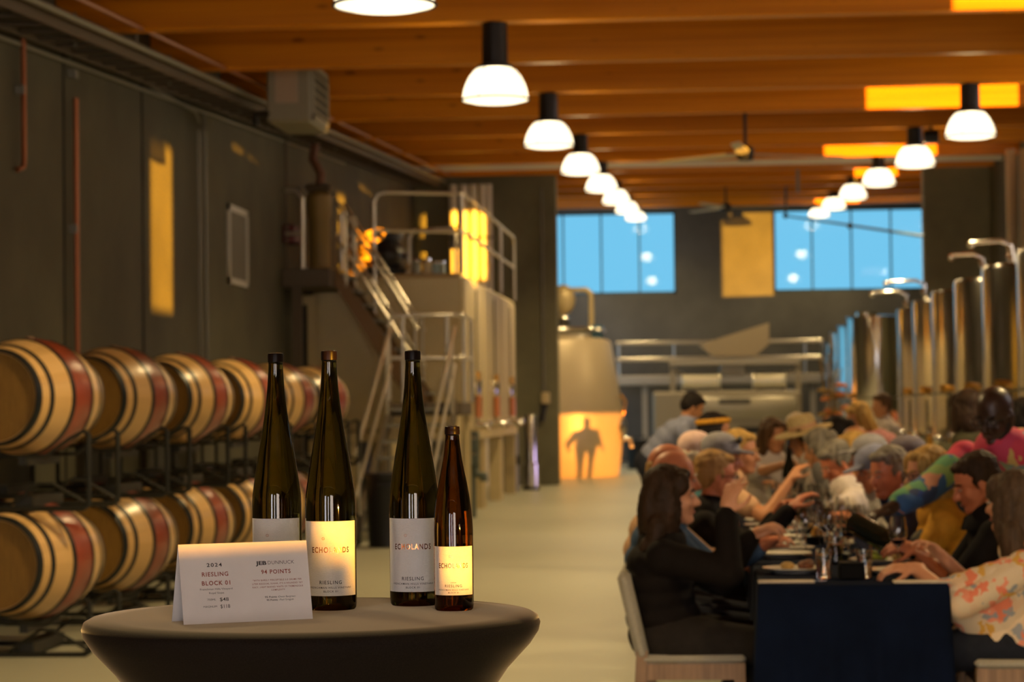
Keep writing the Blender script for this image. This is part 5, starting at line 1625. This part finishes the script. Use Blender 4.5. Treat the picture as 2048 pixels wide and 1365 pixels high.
frame_m = mat('eyeglass_frame', (.03, .025, .025), .3); red_cap = C_('cap_white_red', (.60, .42, .36))
Lx = lambda p, y: (.0, y)
SL = .52
def seatL(y, x=-.13): return (x, y, SL)
def seatR(y, x=1.26): return (x, y, SL)
tb = lambda x, y, z=.80: (x, y, z)
E_, W_ = (1, 0), (-1, 0)
CHL = [(-.13, 9.95, 'grey upholstered oak dining chair of the woman in black, nearest on the left'), (-.15, 10.62, 'grey dining chair of the bald man, second on the left side')]
# --- left side, looking right
person('woman with long dark hair in a black cardigan, nearest on the left side', (1343, 992, 9.95), (1, .06, -.02), E_, seatL(9.95, -.16), (tb(.18, 10.12, .90), P(1452, 1028, 9.78)),
       'fair', ('long', 'dark'), ('cardigan', black_knit, 1.95), C_('dark_skirt', (.02, .016, .014)), fat=1.18, vox=.006, curl=(.6, .45),
       hdir=((.8, .1, .4), (.25, .0, 1)), hn=((0, -.4, 1), (-.5, -.8, .1)), poles=(None, Vector((.25, -.5, -1.0))))
person('bald man with white hair fringe in a blue shirt, behind the woman in black', (1350, 957, 10.62), (1, .05, -.12), E_, seatL(10.62, -.2), (tb(.24, 10.75, .82), tb(.20, 10.42, .86)), 'ruddy', ('fringe', 'white'), ('shirt', denim, 1.9), fat=1.1)
person('older man with thin sandy hair, third head on the left side', (1340, 940, 11.25), (1, .2, -.05), E_, seatL(11.25, -.22), (None, tb(.24, 11.05, .82)), 'ruddy', ('fringe', 'sand'), ('shirt', tan_c, 1.9), fat=1.1)
person('young man with short brown hair and glasses in a black jacket on the left side', (1434, 953, 11.87), (1, .12, -.1), E_, seatL(11.87, -.12), (tb(.34, 12.0, .90), tb(.40, 11.62, .95)), 'ruddy', ('short', 'sand'), ('jacket', black_knit, 1.9), extra=(('glasses', frame_m),), fat=1.02)
person('man in grey cap with sunglasses on top, behind the young man with glasses', (1442, 915, 12.5), (1, .05, -.12), E_, seatL(12.5, -.12), (None, tb(.32, 12.4, .82)), 'ruddy', ('cap', 'grey'), ('shirt', teal_c, 1.4), extra=(('cap', cap_grey), ('sunglasses', black_m)))
person('man in a white and red cap beside the man with sunglasses on his cap', (1393, 910, 13.12), (.9, .4, -.1), E_, seatL(13.12, -.16), skin='ruddy', hair=('cap', 'white'), top=('shirt', white_c, 1.9), extra=(('cap', red_cap),), vox=.011)
person('pale haired guest with orange lit face on the left side', (1482, 905, 13.75), (.9, -.3, -.1), E_, seatL(13.75, -.12), (None, P(1580, 962, 13.5)), 'tan', ('short', 'blond'), ('shirt', tan_c, .6), vox=.011)
person('woman with black hair and a yellow headscarf on the left side', (1432, 866, 15.0), (1, .1, -.05), E_, seatL(15.0, -.1), skin='tan', hair=('short', 'black'), top=('blouse', navy_c, 1.5), extra=(('scarf', mustard),), vox=.011)
person('brown haired guest in white reaching over the far end of the table', (1546, 872, 17.3), (.6, -.75, -.15), (.3, -.95), (.45, 17.5, SL), (None, P(1588, 925, 16.75)), 'tan', ('bob', 'brown'), ('blouse', white_c, .7), vox=.012, detail=False)
# --- standing man in pale blue, leaning to the table
person('standing man with black hair in a pale blue shirt leaning over the far left side', (1386, 815, 21.4), (.85, .1, -.5), E_, (-.50, 21.4, .93), (tb(.22, 21.3, 1.0), tb(.18, 21.1, .98)), 'tan', ('short', 'black'), ('shirt', blue_shirt, 1.9), stand=True, vox=.011)
# --- right side, looking left
person('woman with straight brown hair in a floral blouse, nearest on the right side', (2022, 1005, 9.72), (-.72, .62, -.05), (-1, .12), seatR(9.72, 1.30), (P(1830, 1138, 9.66), P(1890, 1120, 9.98)), 'fair', ('long', 'ash'), ('blouse', floral, 1.25), C_('dark_jeans', (.015, .017, .025)), fat=1.12, vox=.006,
       hdir=((-1, .05, .03), None), hn=((.1, -.35, .9), None), extra=(('batwing', floral, 0), ('tunic', floral)), poles=(Vector((-.2, -.6, -1)), None))
person('man in a black shirt looking down at his plate, second on the right side', (1952, 966, 10.45), (-.93, -.15, -.38), W_, seatR(10.45, 1.30), (P(1835, 1098, 10.36), tb(.86, 10.7, .80)), 'ruddy', ('short', 'dark'), ('shirt', black_shirt, 1.05), fat=1.08, vox=.006, hdir=((-1, .1, .15), None), hn=((0, -.6, .8), None), extra=(('collar', black_shirt), ('earring', None, -1)))
person('blond woman with glasses in a mustard top, third on the right side', (1852, 948, 11.28), (-.9, -.40, -.12), W_, seatR(11.28, 1.17), (tb(.78, 11.15, .84), tb(.80, 11.5, .82)), 'fair', ('bob', 'blond'), ('blouse', mustard, .35), extra=(('glasses', frame_m), ('apron', black_print)), vox=.009)
person('man with greying dark hair and a red face, left of the blond woman', (1776, 946, 11.85), (-.8, -.55, -.2), W_, seatR(11.85, 1.20), (tb(.74, 11.85, .83), tb(.76, 12.2, .83)), 'ruddy', ('short', 'grey'), ('shirt', navy_c, 1.9), vox=.009)
person('guest in a purple grey cap behind the blond woman', (1812, 922, 12.38), (-.95, .1, -.1), W_, seatR(12.38, 1.24), skin='ruddy', hair=('cap', 'dark'), top=('shirt', navy_c, 1.5), extra=(('cap', cap_purple),), vox=.011)
person('man in a blue grey baseball cap looking down on the right side', (1748, 938, 12.98), (-.9, -.25, -.35), W_, seatR(13.0, 1.18), skin='ruddy', hair=('cap', 'grey'), top=('shirt', C_('striped_white', (.45, .42, .40), var=.4, sc=70), .9), extra=(('cap', cap_blue),), vox=.011)
person('person in a pale grey cap, farther back on the right side', (1738, 914, 13.6), (-.95, .0, -.1), W_, seatR(13.6, 1.20), skin='ruddy', hair=('cap', 'grey'), top=('shirt', grey_c, 1.5), extra=(('cap', cap_grey),), vox=.011)
person('man with short grey hair bending forward on the right side of the table', (1672, 926, 14.15), (-.75, -.35, -.55), W_, seatR(14.2, 1.16), (tb(.60, 13.5, .86), tb(.64, 14.0, .84)), 'ruddy', ('short', 'grey'), ('shirt', white_c, 1.9), vox=.011)
person('blond woman with wavy hair seen from behind on the right side', (1702, 906, 14.8), (-.8, .5, -.1), W_, seatR(14.8, 1.18), skin='fair', hair=('wavy', 'blond'), top=('blouse', white_c, 1.5), vox=.011)
person('woman with pinned up silver hair on the right side', (1636, 899, 15.35), (-.7, .5, -.25), W_, seatR(15.4, 1.14), skin='tan', hair=('bun', 'grey'), top=('blouse', grey_c, 1.3), vox=.011)
person('bald man in a tan shirt hunched over on the right side', (1712, 890, 15.95), (-.8, -.2, -.5), W_, seatR(16.0, 1.22), skin='tan', hair=('fringe', 'sand'), top=('shirt', tan_c, 1.5), vox=.012, detail=False)
person('woman in a straw hat on the far right side of the table', (1607, 878, 16.55), (-.7, -.3, -.2), W_, seatR(16.6, 1.12), (tb(.5, 16.4, .88), None), 'tan', ('bob', 'brown'), ('blouse', white_c, 1.0), extra=(('hat', straw, tan_c),), vox=.012)
person('dark haired guest in black at the far right side', (1668, 868, 17.25), (-.9, .2, -.1), W_, seatR(17.25, 1.20), skin='tan', hair=('bun', 'black'), top=('dress', black_knit, .3), vox=.012, detail=False)
person('white haired guest beside the straw hat at the far end', (1592, 862, 17.6), (-.3, -.9, -.1), (-.1, -1), (.80, 17.75, SL), skin='tan', hair=('short', 'white'), top=('shirt', grey_c, 1.5), vox=.012, detail=False)
# --- standing on the right
person('standing woman with curly blond hair in a pink top and orange apron', (1716, 838, 19.0), (-.85, -.4, -.35), W_, (1.52, 19.0, .95), (P(1690, 880, 18.8), None), 'tan', ('wavy', 'blond'), ('blouse', pink_c, .9), stand=True, extra=(('apron', mustard),), vox=.011)
person('brown haired person standing in the distance before the steel vats', (1762, 812, 25.0), (-.9, -.4, -.1), W_, (1.86, 25.0, .95), skin='tan', hair=('short', 'brown'), top=('shirt', white_c, 1.9), stand=True, vox=.014, detail=False)
person('dark haired person standing behind the pouring man', (1934, 820, 14.4), (-.3, .95, 0), (-.3, 1), (1.60, 14.5, .86), skin='tan', hair=('bob', 'dark'), top=('shirt', brown_c if False else C_('olive', (.06, .055, .03)), 1.9), stand=True, vox=.011, k=.95, detail=False)
person('dark haired person cut by the right edge behind the pouring man', (2048, 838, 13.4), (-.6, .8, 0), (-.6, .8), (1.80, 13.5, .84), skin='tan', hair=('bob', 'black'), top=('shirt', teal_c, 1.9), stand=True, vox=.011, k=.95, detail=False)
# --- the man who pours
tq, arms, hc = person('bald bearded man in a bright printed shirt pouring wine between the guests', (1990, 830, 11.08), (-.55, -.70, -.38), (-.5, -.87), (1.66, 11.65, .95), (P(2030, 1010, 11.1), P(1757, 1034, 10.86)), 'dark', ('bald', 'black'),
       ('shirt', bright, 1.0), stand=True, fat=1.1, vox=.0065, extra=(('glasses', frame_m), ('beard', HAIR['black']), ('collar', patch_mat('collar_print', (.16, .22, .2), [(.2, .24, .14), (.5, .4, .1), (.12, .2, .24)], 20))), sh=.2, k=1.06, curl=(.5, .8),
       hdir=(None, (-.8, -.3, -.3)), poles=(None, Vector((.2, .6, -.6))))
S, E2, W2 = arms[1]
rt = Vector(tq.location)
sl = MB()
for i in range(4):
    a_, b_ = E2.lerp(W2, -.9 + .42 * i) if i else S.lerp(E2, .5), E2.lerp(W2, -.48 + .36 * i)
sl.cone(S.lerp(E2, .35) - rt, E2 - rt, .075, .066, 16)
sl.cone(E2 - rt, E2.lerp(W2, .72) - rt, .066, .058, 16)
o = sl.build('printed_sleeve', sleeve_m, tq); remesh_later(o, .010, 3)
# bottle tilted in his hand
A, B = P(1706, 1046, 10.75), P(1800, 1098, 10.55)
ax = (B - A).normalized()
t = thing('wine_bottle', 'dark magnum bottle tilted in the hand of the pouring man', 'bottle', tuple(A))
t.rotation_mode = 'QUATERNION'; t.rotation_quaternion = ax.to_track_quat('Z', 'Y')
prof = [(.0001, .004), (.044, 0), (.050, .006), (.050, .19), (.044, .225), (.026, .27), (.017, .30), (.0155, .36), (.0175, .362), (.0175, .378), (.0001, .378)]
MB().lathe(prof, 28, caps=False).build('glass_body', mat('dark_bottle', (.010, .012, .008), .12), t, smooth=True)
MB().lathe([(.018, .30), (.0182, .36)], 20, caps=False).build('capsule', cork_m, t, smooth=True)
# wine glass in the hand of the man in black
g = at_table(1797, 1136)
q = P(1797, 1140, 10.30)
dup(PROT['wine'], (q.x, q.y, max(q.z, TBZ + .002)), 0, 'wine glass held by the man in the black shirt', GW)
# wine bottle standing at the far end, orange flowers in a vase
q = P(1577, 862, 16.7)
t = thing('wine_bottle', 'dark wine bottle standing up at the far end of the table', 'bottle', (q.x, 16.7, TBZ + .001))
MB().lathe([(.0001, .0), (.045, 0), (.05, .006), (.05, .22), (.044, .26), (.026, .32), (.017, .38), (.0155, .46), (.018, .462), (.018, .478), (.0001, .478)], 24, caps=False).build('glass_body', mat('dark_bottle', (.010, .012, .008), .12), t, smooth=True)
MB().lathe([(.0001, .479), (.012, .479), (.012, .486), (.0001, .486)], 16, caps=False).build('cork', cork_m, t)
bt = thing('barrel_table', 'upright barrel serving as a stand for the orange flowers behind the guests', 'barrel', (1.32, 25.6, 0))
MB().lathe([(.28, 0), (.34, .4), (.345, .47), (.34, .54), (.28, .95)], 36).build('staves', barrel_m, bt, smooth=True)
for z in (.05, .3, .64, .89):
    rr = .28 + .065 * math.sin(z / .95 * PI) + .004
    MB().lathe([(rr, z - .02), (rr + .004, z), (rr, z + .02)], 36, caps=False).build('hoop', hoop_m, bt, smooth=True)
t = thing('flower_arrangement', 'tall arrangement of orange flowers in a vase behind the guests on the right', 'flowers', (1.32, 25.6, .951))
MB().lathe([(.0001, 0), (.07, 0), (.10, .1), (.08, .22), (.05, .28), (.06, .30), (.0001, .29)], 24, caps=False).build('vase', mat('vase_dark', (.05, .04, .03), .3), t, smooth=True)
org = mat('orange_petals', (.62, .20, .05), .7, var=.4, scale=20); lf = mat('autumn_leaves', (.25, .15, .03), .7, var=.5, scale=20)
random.seed(5)
for i in range(16):
    a = random.uniform(0, 2 * PI); r = random.uniform(.02, .17); z = random.uniform(.35, .72)
    f = MB()
    for j in range(6):
        f.ball((r * math.cos(a) + .03 * math.cos(j * PI / 3), r * math.sin(a) + .03 * math.sin(j * PI / 3), z), (.026, .026, .018), 8, 6)
    f.ball((r * math.cos(a), r * math.sin(a), z + .01), .024, 8, 6)
    f.build('flower', org if i % 3 else lf, t, smooth=True)
mb = MB()
for i in range(7):
    a = i * .9; mb.tube([(0, 0, .28), (.05 * math.cos(a), .05 * math.sin(a), .5), (.12 * math.cos(a), .12 * math.sin(a), .88 + .03 * i)], .006, 5)
mb.build('stems', lf, t)
person('person standing in the low sunlight between the steel vats and the side opening', Vector((3.32, 43.6, 1.20)), (-.7, .7, -.2), (-.7, .7), (3.52, 43.42, .78), (Vector((3.24, 43.18, .70)), Vector((3.80, 43.72, .70))), skin='tan', hair=('short', 'brown'), top=('shirt', grey_c, 1.0), stand=True, vox=.014, k=.95, fat=1.5, sh=.24, detail=False)
flush()
# chairs under everyone who sits
dl = [9.95, 10.62, 11.25, 11.87, 12.5, 13.12, 13.75, 15.0]
dr = [9.72, 10.45, 11.28, 11.85, 12.42, 13.0, 13.6, 14.2, 14.8, 15.4, 16.0, 16.6, 17.25]
chair(.45, 17.62, -PI / 2, 'oak dining chair with grey upholstery under the guest reaching over the far end')
chair(.85, 17.86, -PI / 2, 'oak dining chair with grey upholstery under the white haired guest at the far end')
wl = ['the woman in the black cardigan', 'the bald man in blue', 'the older sandy haired man', 'the young man with glasses', 'the man with sunglasses on his cap', 'the man in the white and red cap', 'the pale haired guest', 'the woman with the yellow headscarf']
wr = ['the woman in the floral blouse', 'the man in the black shirt', 'the blond woman in mustard', 'the man with greying dark hair', 'the guest in the purple grey cap', 'the man in the blue grey cap', 'the grey haired man bending forward', 'the wavy blond woman', 'the woman with pinned up hair', 'the hunched bald man', 'the woman in the straw hat', 'the dark haired guest in black']
for y, w in zip(dl, wl): chair(-.06, y, 0, 'oak dining chair with grey upholstery under ' + w)
for y, w in zip(dr, wr): chair(1.24, y, PI, 'oak dining chair with grey upholstery under ' + w)
